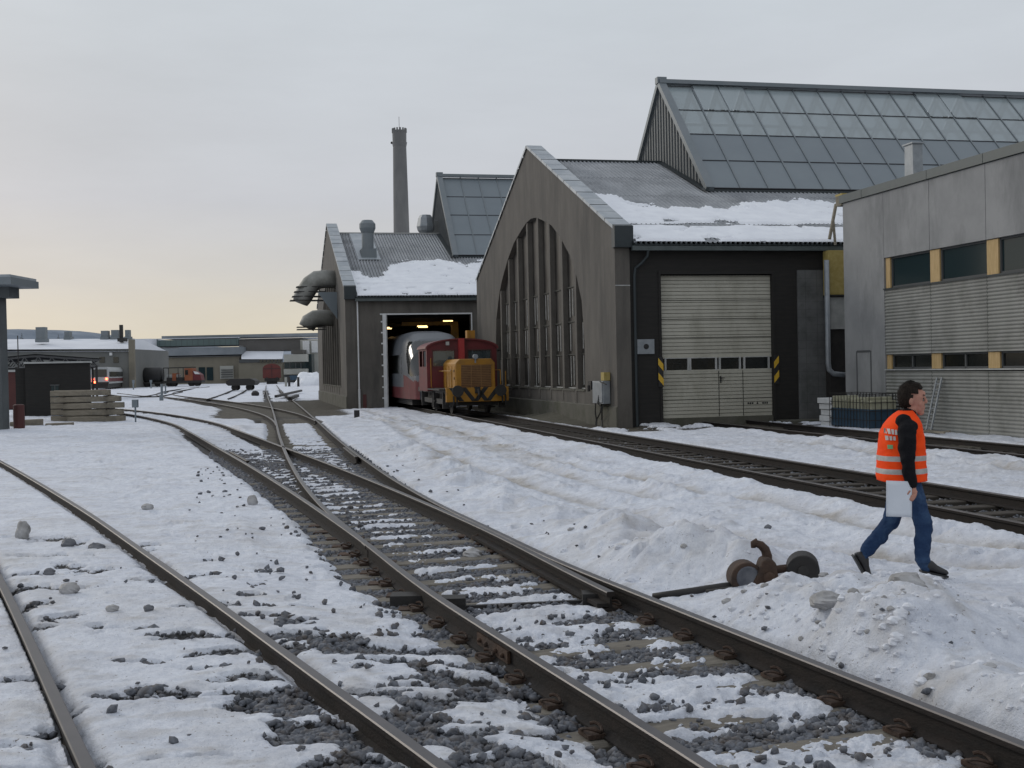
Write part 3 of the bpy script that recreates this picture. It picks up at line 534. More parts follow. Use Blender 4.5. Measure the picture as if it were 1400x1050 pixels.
# ------------------------------------------------------------------ the two identical halls
W_, E_, P_ = 21.94, 6.15, 10.68       # gable width, parapet eave, parapet apex
RZ0, RK = 5.72, .40                   # roof plane z = RZ0 + RK*v
def rake(v, e=E_, p=P_): return e+(p-e)*(1-abs(v-W_/2)/(W_/2))
def arch_half(z):                     # half width of the pointed-oval opening
    return float(np.interp(z, [1.0, 2.5, 4.0, 5.0, 5.7, 6.5, 7.1, 7.5, 7.72], [7.15, 7.15, 6.95, 6.3, 5.6, 4.35, 3.1, 1.6, 0]))
AC = 10.62
def arch_z(v):
    a = abs(v-AC); return float(np.interp(a, [0, .8, 1.6, 3.1, 4.35, 5.6, 6.3, 6.95, 7.15], [7.74, 7.68, 7.50, 7.1, 6.5, 5.7, 5.0, 4.0, 2.6]))
def gable_wall(root, name='gable_wall'):
    mb = MB(); T = .48; vs = [0, 1.2, 2.4, 3.47]+list(np.linspace(3.475, 2*AC-3.475, 61))+[2*AC-3.47, 18.9, 20.4, W_]
    for a, b in zip(vs[:-1], vs[1:]):
        if b-a < .02: continue
        mid = (a+b)/2; inside = abs(mid-AC) < 7.15
        lo = [(a, -.4), (b, -.4)]
        def quad(z0a, z0b, z1a, z1b):
            for u, fl in ((0, False), (T, True)):
                q = [(u, a, z0a), (u, b, z0b), (u, b, z1b), (u, a, z1a)]; mb.add(q, [(3, 2, 1, 0) if not fl else (0, 1, 2, 3)])
        if inside:
            za, zb = arch_z(a), arch_z(b); quad(za, zb, rake(a), rake(b)); quad(-.4, -.4, 1.02, 1.02)
            mb.add([(0, a, za), (0, b, zb), (T, b, zb), (T, a, za)], [(0, 1, 2, 3)]); mb.add([(0, a, 1.02), (0, b, 1.02), (T, b, 1.02), (T, a, 1.02)], [(3, 2, 1, 0)])
        else: quad(-.4, -.4, rake(a), rake(b))
        mb.add([(0, a, rake(a)), (0, b, rake(b)), (T, b, rake(b)), (T, a, rake(a))], [(3, 2, 1, 0)])
    for v, s in ((3.475, 1), (2*AC-3.475, -1)):
        z = 2.6; f = [(0, v, 1.02), (T, v, 1.02), (T, v, z), (0, v, z)]; mb.add(f, [(0, 1, 2, 3)])
    for v in (0, W_): mb.add([(0, v, -.4), (T, v, -.4), (T, v, E_), (0, v, E_)], [(0, 1, 2, 3)])
    mb.build(name, mt['render'], root)
    pl = MB(); pl.prism([(-.05, -.4), (0.0, -.4), (0.0, .55), (-.05, .52)], lambda p, a: (p[0], a, p[1]), -.03, W_+.03); pl.build('plinth', mt['plinth'], root)
    # coping: folded metal with joints
    cp = MB()
    for s in (0, 1):
        def pt(t, du, dz):  # t 0..1 from eave to apex
            v = t*W_/2 if s == 0 else W_-t*W_/2; return (du, v+(-.04 if (s == 0 and t == 0) else 0), rake(v)+dz)
        n = 14
        for k in range(n):
            t0, t1 = k/n, (k+1)/n-.004
            P = [[pt(t, -.06, -.07), pt(t, -.06, .035+.006*(k % 2)), pt(t, .56, .035+.006*(k % 2)), pt(t, .56, -.35)] for t in (t0, t1)]
            cp.grid(P, flip=(s == 0))
    cp.build('coping', mt['coping'], root)
    cb = MB(); cb.box(-.05, .56, -.2, .12, E_-.66, E_-.0); cb.prism([(-.2, 0), (.12, 0), (.12, .1)], lambda p, a: (a, p[0], E_-.0+p[1]*.9), -.05, .56); cb.build('coping_end', mt['capdark'], root)
    # windows of the arch: fins, glazing, bars
    nb = 9; fins = [AC+(k-3.5)*1.72 for k in range(8)]
    for v in fins:
        f = MB(); f.box(.03, .27, v-.12, v+.12, .98, arch_z(v)-.0); f.box(-.02, .06, v-.10, v+.10, .30 if v < 6 else .62, 1.02); f.build('mullion', mt['fin'], root)
    edges = [AC-7.14]+fins+[AC+7.14]
    for k in range(9):
        a, b = edges[k]+(.12 if k else 0), edges[k+1]-(.12 if k < 8 else 0); ztop = max(min(arch_z(a), arch_z(b)), 2.6)
        g = MB(); n = 8; vv = np.linspace(a, b, n+1); g.grid([[(.22, v, 1.02) for v in vv], [(.22, v, arch_z(v) if 3.5 < v < 17.7 else 2.6) for v in vv]], flip=True)
        w = g.build('window', mt['arch_glass'], root)
        br = MB(); zs = [z for z in np.arange(1.06, ztop, .62)]
        for q in range(1, 4):
            v = a+(b-a)*q/4
            zt = arch_z(v)
            for z0, z1 in ((1.04, 2.2), (2.3, 3.35), (3.5, 4.6)):
                if z1 < zt and noiselike(k*7.1+q*3.3+z0+root.location[0]) >.38: br.box(.175, .20, v-.02, v+.02, z0+.25*noiselike(k+q), z1)
        for z in (1.06, 2.25, 3.42, 4.66):
            if z < ztop-.2: br.box(.17, .215, a, b, z-.016, z+.02, 0 if z < 1.1 else 1)
        br.build('window_bars', [mt['pane_frame'], mt['doorline']], w)
        sl = MB(); sl.box(-.03, .28, a, b, .97, 1.035); sl.build('sill', mt['plinth'], w)
def corrugated(root, u0, u1, v0, v1, name='roof', pitch=.165, amp=.034):
    n = int((u1-u0)/pitch*8); us = np.linspace(u0, u1, n); mb = MB()
    for side in (0, 1):
        rows = []
        for v in (v0, v0+.4, 2.6, 5.3, 8.0, v1):
            vv = v if side == 0 else W_-v
            lap = .02 if v in (2.6, 5.3, 8.0) else 0
            rows.append([(u, vv, RZ0+RK*v+amp*cos(2*pi*u/pitch)+.03+lap*.5) for u in us])
        mb.grid(rows, flip=(side == 1))
        for v in (2.6, 5.3, 8.0):
            vv = v if side == 0 else W_-v
            mb.grid([[(u, vv-.01*(1 if side == 0 else -1), RZ0+RK*v+amp*cos(2*pi*u/pitch)+.045) for u in us], [(u, vv+.12*(1 if side == 0 else -1), RZ0+RK*(v+.12)+amp*cos(2*pi*u/pitch)+.045) for u in us]], flip=(side == 1))
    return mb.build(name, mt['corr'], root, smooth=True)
def roof_snow(root, u0, u1, edge, crack, seed, name='roof_snow'):
    """edge(u): upper limit of the snow up the slope; crack(u): slipped gap"""
    us = np.arange(u0, u1, .04125); vs = np.arange(-.28, 7.2, .06); U, V = np.meshgrid(us, vs, indexing='ij')
    e = edge(U)+.55*fbm(U*.9, V*.9, seed, 4, .6)+.35*fbm(U*6, V*1.0, seed+3, 3)+.16*np.cos(2*pi*U/.165)+.5*ss(.05, .2, fbm(U*1.7, V*2.3, seed+21, 4)); d = .075*ss(0, .6, e-V)+.03*fbm(U*2.3, V*2.3, seed+5, 3)*(e-V > .1)
    c = crack(U)+.10*fbm(U*1.2, V*0, seed+9, 3); gap = np.clip(.14+.7*fbm(U*.6, V*0, seed+12, 3), 0, .30)*ss(-.12, -.02, fbm(U*.4, V*0, seed+14, 2)); d = d*ss(0, .05, np.abs(V-c)-gap)
    holes = ss(.23, .19, fbm(U*1.6, V*2.6, seed+17, 4)+.0); d = d*holes
    d *= ss(-.30, -.2, V)
    Z = RZ0+RK*V+.048+d; ok = d > .006; nr, nc = U.shape; mb = MB(); idx = -np.ones(U.shape, int); vs_ = []
    q = ok[:-1, :-1] | ok[1:, :-1] | ok[1:, 1:] | ok[:-1, 1:]; fs = []
    for i, j in zip(*np.nonzero(q)):
        f = []
        for a, b in ((i, j), (i+1, j), (i+1, j+1), (i, j+1)):
            if idx[a, b] < 0: idx[a, b] = len(vs_); vs_.append((U[a, b], V[a, b], Z[a, b]))
            f.append(idx[a, b])
        fs.append(tuple(f))
    mb.add(vs_, fs); return mb.build(name, mt['roofsnow'], root, smooth=True)
def lantern(root, u0, u1, glassrows, ncol=None, zr=13.43, vb=6.14, zb=8.35):
    col = 1.135; n = int((u1-u0-.15)/col); vr = W_/2; ug = u0+.18
    fr = MB(); dark = MB()
    def pt(u, t, s, off=0.):      # t: 0 ridge .. 1 foot
        v = vr-(vr-vb)*t if s == 0 else vr+(vr-vb)*t; z = zr-.12+(zb-zr+.12)*t
        nv, nz = (-(zr-zb), (vr-vb)) if s == 0 else ((zr-zb), (vr-vb)); L = sqrt(nv*nv+nz*nz); return Vector((u, v+nv/L*off, z+nz/L*off))
    rows = [0, .26, .5, .75, 1.0]
    for s in (0, 1):
        for r in range(4):
            for c in range(n):
                if s == 1 and r >= 2 and c % 4: pass
                ua, ub = ug+c*col+.03, ug+(c+1)*col-.03; t0, t1 = rows[r]+.003, rows[r+1]-.003
                opening = (glassrows and r == 0 and c % 9 in (1, 2))
                of = .06 if opening else 0.
                mb = MB(); P = [pt(ua, t0, s, of), pt(ub, t0, s, of), pt(ub, t1, s, of), pt(ua, t1, s, of)]; mb.add(P, [(3, 2, 1, 0) if s == 0 else (0, 1, 2, 3)])
                if c < 20 and r < glassrows and s == 0: mb.build('roof_window', mt['glass_roof'], root)
                elif c < 20 and s == 0: mb.build('roof_panel', mt['metalgrey'], root)
                else:
                    (SHG if r < glassrows else SHP).append((mb, root))
        # bars on and under the panes
        for c in range(n+1):
            u = ug+c*col; fr.grid([[pt(u-.03, 0, s, .03), pt(u+.03, 0, s, .03)], [pt(u-.03, 1, s, .03), pt(u+.03, 1, s, .03)]], flip=(s == 0)); fr.beam(pt(u, 0, s, -.02), pt(u, 1, s, -.02), .06, .09)
            if glassrows: dark.beam(pt(u, 0, s, -.30), pt(u, .5, s, -.30), .05, .16, 0)
        for r in range(5):
            dark.beam(pt(ug, rows[r] if r else .012, s, -.01), pt(ug+n*col, rows[r] if r else .012, s, -.01), .03, .07, 1, up=(0, -1 if s == 0 else 1, 1))
        fr.beam(pt(u0+.02, 0, s, .06), pt(u0+.02, 1.02, s, .06), .32, .2)
    fr.beam((u0-.1, vr, zr), (u1, vr, zr), .42, .16); fr.beam((u0-.18, vr, zr+.05), (u0+.22, vr, zr+.05), .3, .26)
    fr.build('lantern_frame', mt['metalgrey2'], root)
    if glassrows:
        for z in (11.6,): dark.beam((u0+.3, vr-.6, z), (u1, vr-.6, z), .1, .1, 2)
    dark.build('lantern_rafters', [mt['greywhite'], mt['seamdark'], mt['greywhite']], root)
    gb = MB(); k = 15
    zbase = lambda v: RZ0+RK*(v if v < W_/2 else W_-v)
    vs = np.linspace(vb+.1, 2*vr-vb-.1, k*2+1)
    for a, b in zip(vs[:-1], vs[1:]):
        top = lambda v: zr-.1-(abs(v-vr))*(zr-zb)/(vr-vb)
        gb.add([(u0, a+.025, zbase(a)-.3), (u0, b, zbase(b)-.3), (u0, b, top(b)), (u0, a+.025, top(a+.025))], [(3, 2, 1, 0)])
        gb.add([(u0+.04, a, zbase(a)-.3), (u0+.04, b, zbase(b)-.3), (u0+.04, b, top(b)), (u0+.04, a, top(a))], [(3, 2, 1, 0)], 1)
        gb.box(u0-.05, u0, a-.012, a+.012, zbase(a)-.3, top(a), 0)
    gb.build('lantern_gable', [mt['seam'], mt['seamdark']], root)
    ft = MB(); 
    for s in (0, 1): p = pt(u0, 1, s); q = pt(u1, 1, s); ft.beam(p+Vector((0, 0, -.22)), q+Vector((0, 0, -.22)), .08, .34, 0); ft.beam(p+Vector((0, -.12 if s == 0 else .12, -.38)), q+Vector((0, -.12 if s == 0 else .12, -.38)), .3, .03, 1)
    ft.build('lantern_foot', [mt['capdark'], mt['coping']], root)
    fl = MB(); fl.grid([[(u0-.02, vb-.25, zbase(vb)+.09), (u0-.02, vr, zbase(vr)+.09)], [(u0-.3, vb-.25, zbase(vb)+.07), (u0-.3, vr, zbase(vr)+.07)]], flip=True); fl.build('flashing', mt['capdark'], root)
SHG, SHP = [], []

def hall_shell(root, L, doorfn):
    """back, side walls, eaves; front wall pieces come from doorfn"""
    mb = MB(); mb.box(.5, L, W_-.3, W_, -.3, 5.6); mb.box(L, L+.3, 0, W_, -.3, 5.6)
    mb.prism([(0, 5.6), (W_/2, 10.0), (W_, 5.6)], lambda p, a: (a, p[0], p[1]), L, L+.25); mb.build('rear_wall', mt['render'], root)
    fl = MB(); fl.box(.45, L, .05, W_-.3, -.3, -.19); fl.build('hall_floor', mt['hallfloor'], root)
    doorfn()
    ge = MB(); ge.box(.5, L, -.30, -.16, 5.38, 5.52); ge.box(.5, L, -.2, .05, 5.52, 5.60); ge.build('gutter', mt['green'], root)
    for s in (0,):
        cl = MB(); us = np.arange(.6, min(L, 12), .165)
        for u in us: cl.box(u-.035, u+.035, -.33, -.27, 5.56, 5.62)
        cl.box(.6, min(L, 12), -.325, -.275, 5.545, 5.565)
        cl.build('eave_filler', mt['capdark'], root)

# ---- hall A (near)
ha = thing('workshop_hall', 'large brown rendered workshop hall with tall arched window and closed beige roller door', 'workshop', A.o, A.rot)
gable_wall(ha)
def front_a():
    mb = MB(); T = .3
    mb.box(.48, 1.50, .02, T, -.3, 5.45); mb.box(1.50, 5.27, .02, T, 4.66, 5.45); mb.box(5.27, 6.14, .02, T, -.3, 5.45); mb.box(6.14, 7.5, .02, T, 4.78, 5.45)
    mb.box(.56, .60, -.0, .02, 0, 5.4); mb.box(1.42, 1.50, -.015, .02, -.1, 4.75); mb.box(5.27, 5.35, -.015, .02, -.1, 4.75); mb.box(1.42, 5.35, -.02, .02, 4.66, 4.76)
    mb.build('timber_front', mt['cladding'], ha)
    b = MB(); b.box(6.14, 8.2, -.04, .3, -.3, 4.78); b.box(7.5, 40, 0, .3, 4.78, 5.5); b.box(8.2, 40, 0, .3, -.3, 4.78); b.build('block_wall', mt['block'], ha)
    s = MB(); s.box(.0, .48, -.02, 0, -.3, 5.45); s.box(0, .48, -.028, 0, 4.30, 4.33, 1); s.build('corner_pier', [mt['render'], mt['greywhite']], ha)
    st = MB(); st.box(5.3, 6.9, -.9, -.05, -.3, -.02); st.build('threshold', mt['plinth'], ha)
    sb_ = MB(); sb_.box(1.50, 5.27, .08, .3, -.3, .13); sb_.build('door_sill', mt['plinth'], ha)
    # roller door
    z0, z1, ya = .12, 4.62, .16
    d = MB(); d.box(1.50, 5.27, ya, ya+.06, z0, 1.60); d.box(1.50, 5.27, ya, ya+.06, 2.05, z1)
    for z in list(np.arange(z0+.115, 1.6, .115))+list(np.arange(2.16, z1, .1155)):
        big = abs(((z-z0) % .59)-.0) < .06
        d.box(1.50, 5.27, ya-.012, ya, z+.012, min(z+.104, z1), 0); d.box(1.50, 5.27, ya-.004, ya, z-.004, z+.006, 1)
    d.box(1.50, 5.27, ya-.016, ya+.05, 1.585, 1.64, 0); d.box(1.50, 5.27, ya-.016, ya+.05, 2.01, 2.07, 0)
    for z in (.70, 2.66, 3.25, 3.84): d.box(1.5, 5.27, ya-.018, ya-.011, z-.011, z+.011, 1)
    dr = d.build('roller_door', [mt['doorpaint'], mt['doorline']], ha)
    xs = [(909.6, 941), (943.6, 979), (984, 1011.6), (1017.5, 1051)]
    for a, b_ in xs:
        ua, ub = A.fac(a, 498, ya)[0], A.fac(b_, 498, ya)[0]; w = MB(); w.box(ua+.02, ub-.02, ya+.02, ya+.03, 1.64, 2.01); w_ = w.build('window', mt['glass_dark'], dr)
        f = MB()
        for u in (ua, ub): f.box(u-.03, u+.03, ya-.02, ya+.05, 1.62, 2.03)
        f.box(ua, ub, ya-.019, ya+.04, 2.005, 2.028)
        f.build('window_frame', mt['greywhite'], w_)
    ua, ub = A.fac(982, 520, ya)[0], A.fac(1015, 520, ya)[0]
    w = MB(); w.box(ua, ua+.02, ya-.022, ya-.01, .15, 1.6); w.box(ub, ub+.02, ya-.022, ya-.01, .15, 1.6); w.build('wicket_door_gap', mt['doorline'], dr)
    h = MB(); h.box(ua+.05, ua+.09, ya-.05, ya-.018, 1.22, 1.42); h.beam((ua+.07, ya-.06, 1.36), (ua+.2, ya-.06, 1.36), .02, .02); h.build('door_handle', mt['black'], dr)
    t = MB()
    for a, b_ in ((4.42, 4.47), (4.49, 4.54), (4.56, 4.62), (4.93, 4.98), (5.0, 5.05), (5.07, 5.12)): t.box(a, b_, ya-.016, ya-.012, .50, .56)
    t.add([(4.72, ya-.015, .50), (4.80, ya-.015, .50), (4.76, ya-.015, .59)], [(0, 1, 2)]); t.build('small_lettering', mt['black'], dr)
    for u, sgn in ((1.44, 1), (5.36, -1)):
        s = MB(); s.box(u-.085, u+.085, -.03, -.012, 1.13, 2.06, 0)
        for z in (1.16, 1.62):
            k = .14*sgn; s.add([(u-.085, -.034, z+(.2 if sgn > 0 else 0)), (u+.085, -.034, z+(0 if sgn > 0 else .2)), (u+.085, -.034, z+.22+(0 if sgn > 0 else .2)), (u-.085, -.034, z+.22+(.2 if sgn > 0 else 0))], [(0, 1, 2, 3)], 1)
        s.build('hazard_plate', [mt['black'], mt['hazyellow']], ha)
    s = MB(); s.box(.68, 1.24, -.03, 0.0, 2.17, 2.63); s.build('wall_plate', mt['zinc'], ha)
    c = MB(); c.tube([(.97, -.045, 2.40), (.97, -.028, 2.40)], .085, 16); c.box(.93, 1.0, -.06, -.045, 2.38, 2.43); c.build('socket', mt['black'], ha)
    p = MB(); p.tube([(1.02, -.26, 5.40), (1.0, -.22, 5.2), (.85, -.1, 5.0), (.66, -.05, 4.85), (.62, -.05, 4.6), (.62, -.05, -.1)], .045, 8); p.build('downpipe', mt['capdark'], ha)
hall_shell(ha, 40, front_a)
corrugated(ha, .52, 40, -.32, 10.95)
rc = MB(); rc.beam((.52, W_/2, RZ0+RK*W_/2+.02), (5.6, W_/2, RZ0+RK*W_/2+.02), .35, .08); rc.build('ridge_cap', mt['capdark'], ha)
roof_snow(ha, .62, 13, lambda u: np.interp(u, [.6, 1.3, 2.2, 3.0, 4, 5.5, 6.5, 8, 9.5, 13], [6.0, 5.8, 4.3, 3.9, 3.8, 3.85, 4.3, 4.7, 4.9, 4.9]), lambda u: 1.55+0*u, 50)
lantern(ha, 5.68, 38, 2)
# ---- hall B (far)
hb = thing('workshop_hall', 'smaller looking brown workshop hall with ducts on its gable and an open door lit inside', 'workshop', B.o, B.rot)
gable_wall(hb)
def front_b():
    mb = MB(); T = .35; a, b, zt = 2.02, 6.52, 4.68
    mb.box(.48, a, .0, T, -.3, 5.45); mb.box(a, b, .0, T, zt, 5.45); mb.box(b, 30, 0, T, -.3, 5.45); mb.box(0, .48, -.02, 0, -.3, 5.45); mb.build('front_wall', mt['render'], hb)
    f = MB(); f.box(a-.13, a+.04, -.12, .05, -.15, zt+.02); f.box(a+.04, a+.10, -.06, .05, -.15, zt+.02, 1)
    for k in range(9):
        z = zt-.35-k*.56; f.box(a-.22, a-.13, -.1, -.04, z-.04, z+.04)
    f.box(a-.25, b+.06, -.06, .02, zt, zt+.07); f.box(b, b+.06, -.05, .02, -.15, zt); f.build('door_frame', [mt['white'], mt['greywhite']], hb)
    p = MB(); p.tube([(.62, -.08, 5.4), (.62, -.08, .9)], .04, 8); p.tube([(.62, -.08, .9), (.62, -.08, -.1)], .055, 8, 1); p.box(.80, .98, -.05, 0, -.1, .62, 2); p.build('downpipe', [mt['white'], mt['white'], mt['maroon']], hb)
    for u, v, z in ((4.4, 3, 4.2), (4.9, 6, 4.25), (5.4, 5, 4.35), (6.0, 4, 4.5), (3.1, 9, 4.35), (3.6, 12, 4.4), (2.9, 8, 3.3), (5.0, 14, 4.8)):
        l = MB(); l.box(u-.26, u+.26, v-.06, v+.06, z-.03, z+.03); l.build('ceiling_lamp', mt['lamp'], hb)
    c = MB(); c.box(5.9, 6.25, 2.2, 2.6, -.19, 4.35); c.box(3.2, 6.25, 2.3, 2.5, 4.2, 4.4); c.build('hoist_post', mt['yellow'], hb)
    bx = MB()
    for k in range(5): bx.beam((.6, 3+k*4, 4.75), (30, 3+k*4, 4.75), .14, .25)
    for k in range(14): bx.box(1.5+k*2, 1.62+k*2, .4, W_-.4, 4.9, 5.0)
    bx.build('roof_beams', mt['iron'], hb)
    sh = MB()
    for k in range(3): sh.box(1.2, 1.7, 5+k*3, 6.5+k*3, -.19, 1.6+.3*k)
    sh.build('storage_rack', mt['timber2'], hb)
hall_shell(hb, 30, front_b)
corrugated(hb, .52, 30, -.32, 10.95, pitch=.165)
rc = MB(); rc.beam((.52, W_/2, RZ0+RK*W_/2+.02), (6.8, W_/2, RZ0+RK*W_/2+.02), .3, .08); rc.build('ridge_cap', mt['greywhite'], hb)
roof_snow(hb, .62, 12, lambda u: np.interp(u, [.6, 1.0, 1.6, 2.2, 3.0, 4.2, 5.4, 6.6, 7.3, 8.2, 12], [3.8, 3.4, 2.6, 2.7, 4.9, 5.5, 5.6, 5.4, 4.3, 5.4, 5.2]), lambda u: 1.45+0*u, 80)
lantern(hb, 6.85, 28, 0, zr=13.69)
for (nm, lst, mat) in (('far_glazing', [x for x in SHG if x[1] is ha], 'glass_roof'), ('far_panels', [x for x in SHP if x[1] is ha], 'metalgrey')):
    mb = MB()
    for q, _ in lst: mb.add(q.v, q.f)
    if lst: o = mb.build(nm, mt[mat], ha); o['kind'] = 'stuff'
mb = MB()
for q, r_ in SHP:
    if r_ is hb: mb.add(q.v, q.f)
mb.build('far_panels', mt['metalgrey'], hb)['kind'] = 'stuff'
# flat panel on the far roof around the stack
def on_roof(F, px, py):
    d = ray(px, py); o = F.loc(C0); dl = np.array([d@F.F, d@F.D, d[2]]); t = (RZ0+RK*o[1]-o[2])/(dl[2]-RK*dl[1]); return o+dl*t
q = on_roof(B, 506, 357); u0, v0 = q[0], q[1]
fl = MB(); fl.add([(u0-.65, v0, RZ0+RK*v0+.09), (u0+.62, v0, RZ0+RK*v0+.09), (u0+.62, 10.7, RZ0+RK*10.7+.09), (u0-.65, 10.7, RZ0+RK*10.7+.09)], [(0, 1, 2, 3)]); fl.build('roof_sheet', mt['coping'], hb)
v_ = v0+1.0; zz = RZ0+RK*v_
vt = MB(); vt.box(u0-.42, u0+.42, v0+.35, v0+1.5, zz-.25, zz+.35); vt.tube([(u0, v_, zz+.2), (u0, v_, zz+1.35)], .33, 14); vt.tube([(u0, v_, zz+1.3), (u0, v_, zz+1.55), (u0, v_, zz+1.8), (u0, v_, zz+2.0)], [.36, .46, .46, .30], 14)
vt.build('roof_vent', mt['metalgrey2'], hb)
c = B.fac(583, 306, 10.97); vt = MB(); vt.tube([(c[0], 11.3, 10.1), (c[0], 11.3, 10.35), (c[0], 11.3, 10.6), (c[0], 11.3, 11.1), (c[0], 11.3, 11.3)], [.30, .5, .56, .46, .34], 8); vt.beam((c[0]+.4, 11.3, 11.0), (c[0]+1.3, 11.3, 11.0), .03, .03); vt.build('roof_vent', mt['zinc'], hb)
# ducts on the far gable
dk = MB()
dk.tube([(.1, 6.0, 6.95), (-.5, 6.0, 7.0), (-1.0, 6.0, 6.95), (-1.35, 6.0, 6.7), (-1.62, 6.0, 6.3), (-1.85, 6.0, 5.9), (-1.95, 6.0, 5.66)], [.5, .5, .52, .52, .52, .5, .42], 16)
dk.build('duct', mt['duct'], hb, smooth=True)
dk = MB(); dk.tube([(.1, 8.5, 4.9), (-.5, 8.5, 4.95), (-1.0, 8.5, 4.9), (-1.35, 8.5, 4.7), (-1.5, 8.5, 4.40)], [.45, .47, .5, .5, .46], 16); dk.build('duct', mt['duct'], hb, smooth=True)
for k, z in enumerate((6.55, 6.28, 6.02, 5.80)): ds = MB(); ds.box(-2.15-.12*k, -.55 if k else -.1, 5.5, 6.5, z-.02, z+.02); ds.build('duct_slat', mt['iron'], hb)
for z in (4.42, 4.28): ds = MB(); ds.box(-2.05, -.4, 8.0, 9.0, z-.02, z+.02); ds.build('duct_slat', mt['iron'], hb)
ds = MB(); ds.prism([(-1.05, 6.2), (0, 6.2), (0, 4.7)], lambda p, a: (p[0], a, p[1]), 4.9, 4.95); ds.build('duct_bracket', mt['metalgrey'], hb)
# ---- electric box on the near gable
el = thing('switch_cabinet', 'grey electric cabinet with hanging cables on the gable near the hall corner', 'cabinet', A.w(-.02, 1.25, 0), A.rot)
b = MB(); b.box(-.24, 0, -.62, .55, .62, 1.34); b.box(-.27, -.24, -.58, .10, .66, 1.30); b.build('box', mt['zinc'], el, bevel=.01)
b = MB(); b.box(-.28, 0, .58, .92, 1.05, 1.34); b.tube([(-.3, .75, 1.2), (-.3, .75, 1.0)], .05, 8); b.build('socket', mt['iron'], el)
b = MB(); b.box(-.2, 0, -.62, -.28, 1.36, 1.62); b.build('yellow_cover', mt['osb'], el)
b = MB(); b.beam((-.3, -.5, 1.33), (-.25, -1.0, 1.24), .03, .03)
for k, (v1, v2) in enumerate(((.45, .40), (-.2, .30), (-.35, -.30))):
    b.tube([(-.16, v1, .66+.2*(k == 0)), (-.2, v1*.9, .35), (-.17, v2+.05*k, .1), (-.2, v2, -.1)], .022, 6)
b.tube([(-.26, -.2, .9), (-.30, -.25, .7), (-.26, -.1, .62), (-.2, -.3, .5)], .02, 6); b.build('cables', mt['black'], el)
# ---- heap of gravel along the gable foot
gp_ = MB(); nn = 60; rows = []
for i in range(nn):
    v = 2.5+i*.16; row = []
    for j in range(9): u = -.02-j*.14; hh = max(0, (1-j/8))*(.22+.25*float(fbm(np.array([v*1.1]), np.array([0.]), 77, 3)[0]))*sin(pi*i/(nn-1)); row.append((*A.w(u, v)[:2], -.14+hh+.04*float(fbm(np.array([u*7]), np.array([v*7]), 78, 3)[0])))
    rows.append(row)
gp_.grid(rows, flip=True); tag(gp_.build('gravel_heap', M('grey_green_gravel', (.055, .052, .036), (.10, .092, .068), 14, .95, bump=.6, bscale=60), smooth=True), 'low heap of earth along the foot of the arched gable', 'gravel heap')

# ------------------------------------------------------------------ annex at the right
an = thing('annex_building', 'grey concrete annex with two window bands, timber posts and ribbed cladding at the right', 'annex', N.o, N.rot)
def vpx(px, py): return N.gab(px, py)[1]
VE = -26.
mb = MB(); mb.box(0, .35, -2.27, 0, -.3, 6.55)
mb.box(.35, 9, -.3, 0, -.3, 6.55); mb.box(.35, 9, VE, VE+.3, -.3, 6.55); mb.box(8.7, 9, VE, 0, -.3, 6.55)
mb.build('concrete_wall', mt['conc_light'], an)
vj = [-2.27, -4.55, -6.97, -9.4, -11.8, -14.2, -16.6, -19.0, -21.4, -23.8, VE]
for a, b in zip(vj[:-1], vj[1:]):
    m_ = MB(); m_.box(0, .35, b+.008, a-.008, 4.70, 6.55); m_.build('wall_panel', mt['conc_light'], an, bevel=.006)
bk = MB(); bk.box(.06, .3, VE, -.0, 4.72, 6.5); bk.box(.3, .34, VE, -2.2, -.3, 4.7); bk.build('joint_backing', mt['joint'], an)
def ribbed(z0, z1, v0, v1):
    m_ = MB(); pitch = .092; n = int((z1-z0)/pitch); p = (z1-z0)/n; rows = []
    for i in range(n*6+1): z = z0+i*p/6; rows.append([(.03-.028*(.5+.5*cos(2*pi*i/6))**.6, v0, z), (.03-.028*(.5+.5*cos(2*pi*i/6))**.6, v1, z)])
    m_.grid(rows); m_.add([(.03, v0, z0), (.3, v0, z0), (.3, v1, z0), (.03, v1, z0), (.03, v0, z1), (.3, v0, z1), (.3, v1, z1), (.03, v1, z1)], [(0, 1, 2, 3), (7, 6, 5, 4)]); return m_
for k, (a, b) in enumerate(zip(vj[:-1], vj[1:])):
    ribbed(1.98, 3.82, b+.01, a-.01).build('ribbed_panel', mt['conc_rib'], an); ribbed(-.3, 1.50, b+.01, a-.01).build('ribbed_panel', mt['conc_rib'], an)
posts_u = [(-2.29, -2.52), (-4.50, -4.93), (-6.93, -7.38), (-9.35, -9.8), (-11.8, -12.2), (-14.2, -14.6), (-16.6, -17), (-19, -19.4), (-21.4, -21.8)]
for z0, z1, nm in ((3.82, 4.70, 0), (1.55, 1.98, 1)):
    for k, (a, b) in enumerate(posts_u):
        p = MB(); p.box(.045, .2, b, a, z0+.02, z1-.01); p.build('timber_post', mt['yellowwood'], an, bevel=.004)
        if k+1 < len(posts_u):
            c = posts_u[k+1][0]; w = MB(); w.box(.13, .15, c+.05, b-.05, z0+.07, z1-.05); w_ = w.build('window', mt['glass_blue'] if nm == 0 else mt['glass_dark'], an)
            f = MB(); f.box(.09, .17, c, b, z0+.02, z0+.07); f.box(.09, .17, c, b, z1-.05, z1); f.box(.09, .17, c, c+.05, z0+.02, z1); f.box(.09, .17, b-.05, b, z0+.02, z1)
            if nm: f.box(.09, .17, (c+b)/2-.03, (c+b)/2+.03, z0+.02, z1)
            f.build('window_frame', mt['joint'], w_)
    s = MB(); s.box(-.035, .2, VE, -2.27, z0-.02, z0+.015); s.build('sill', mt['greywhite'] if nm else mt['capdark'], an)
pr_ = MB(); vv = [.12, -1.2]+vj[1:]
for a, b in zip(vv[:-1], vv[1:]): pr_.box(-.06, .5, b+.01, a-.01, 6.56, 6.80)
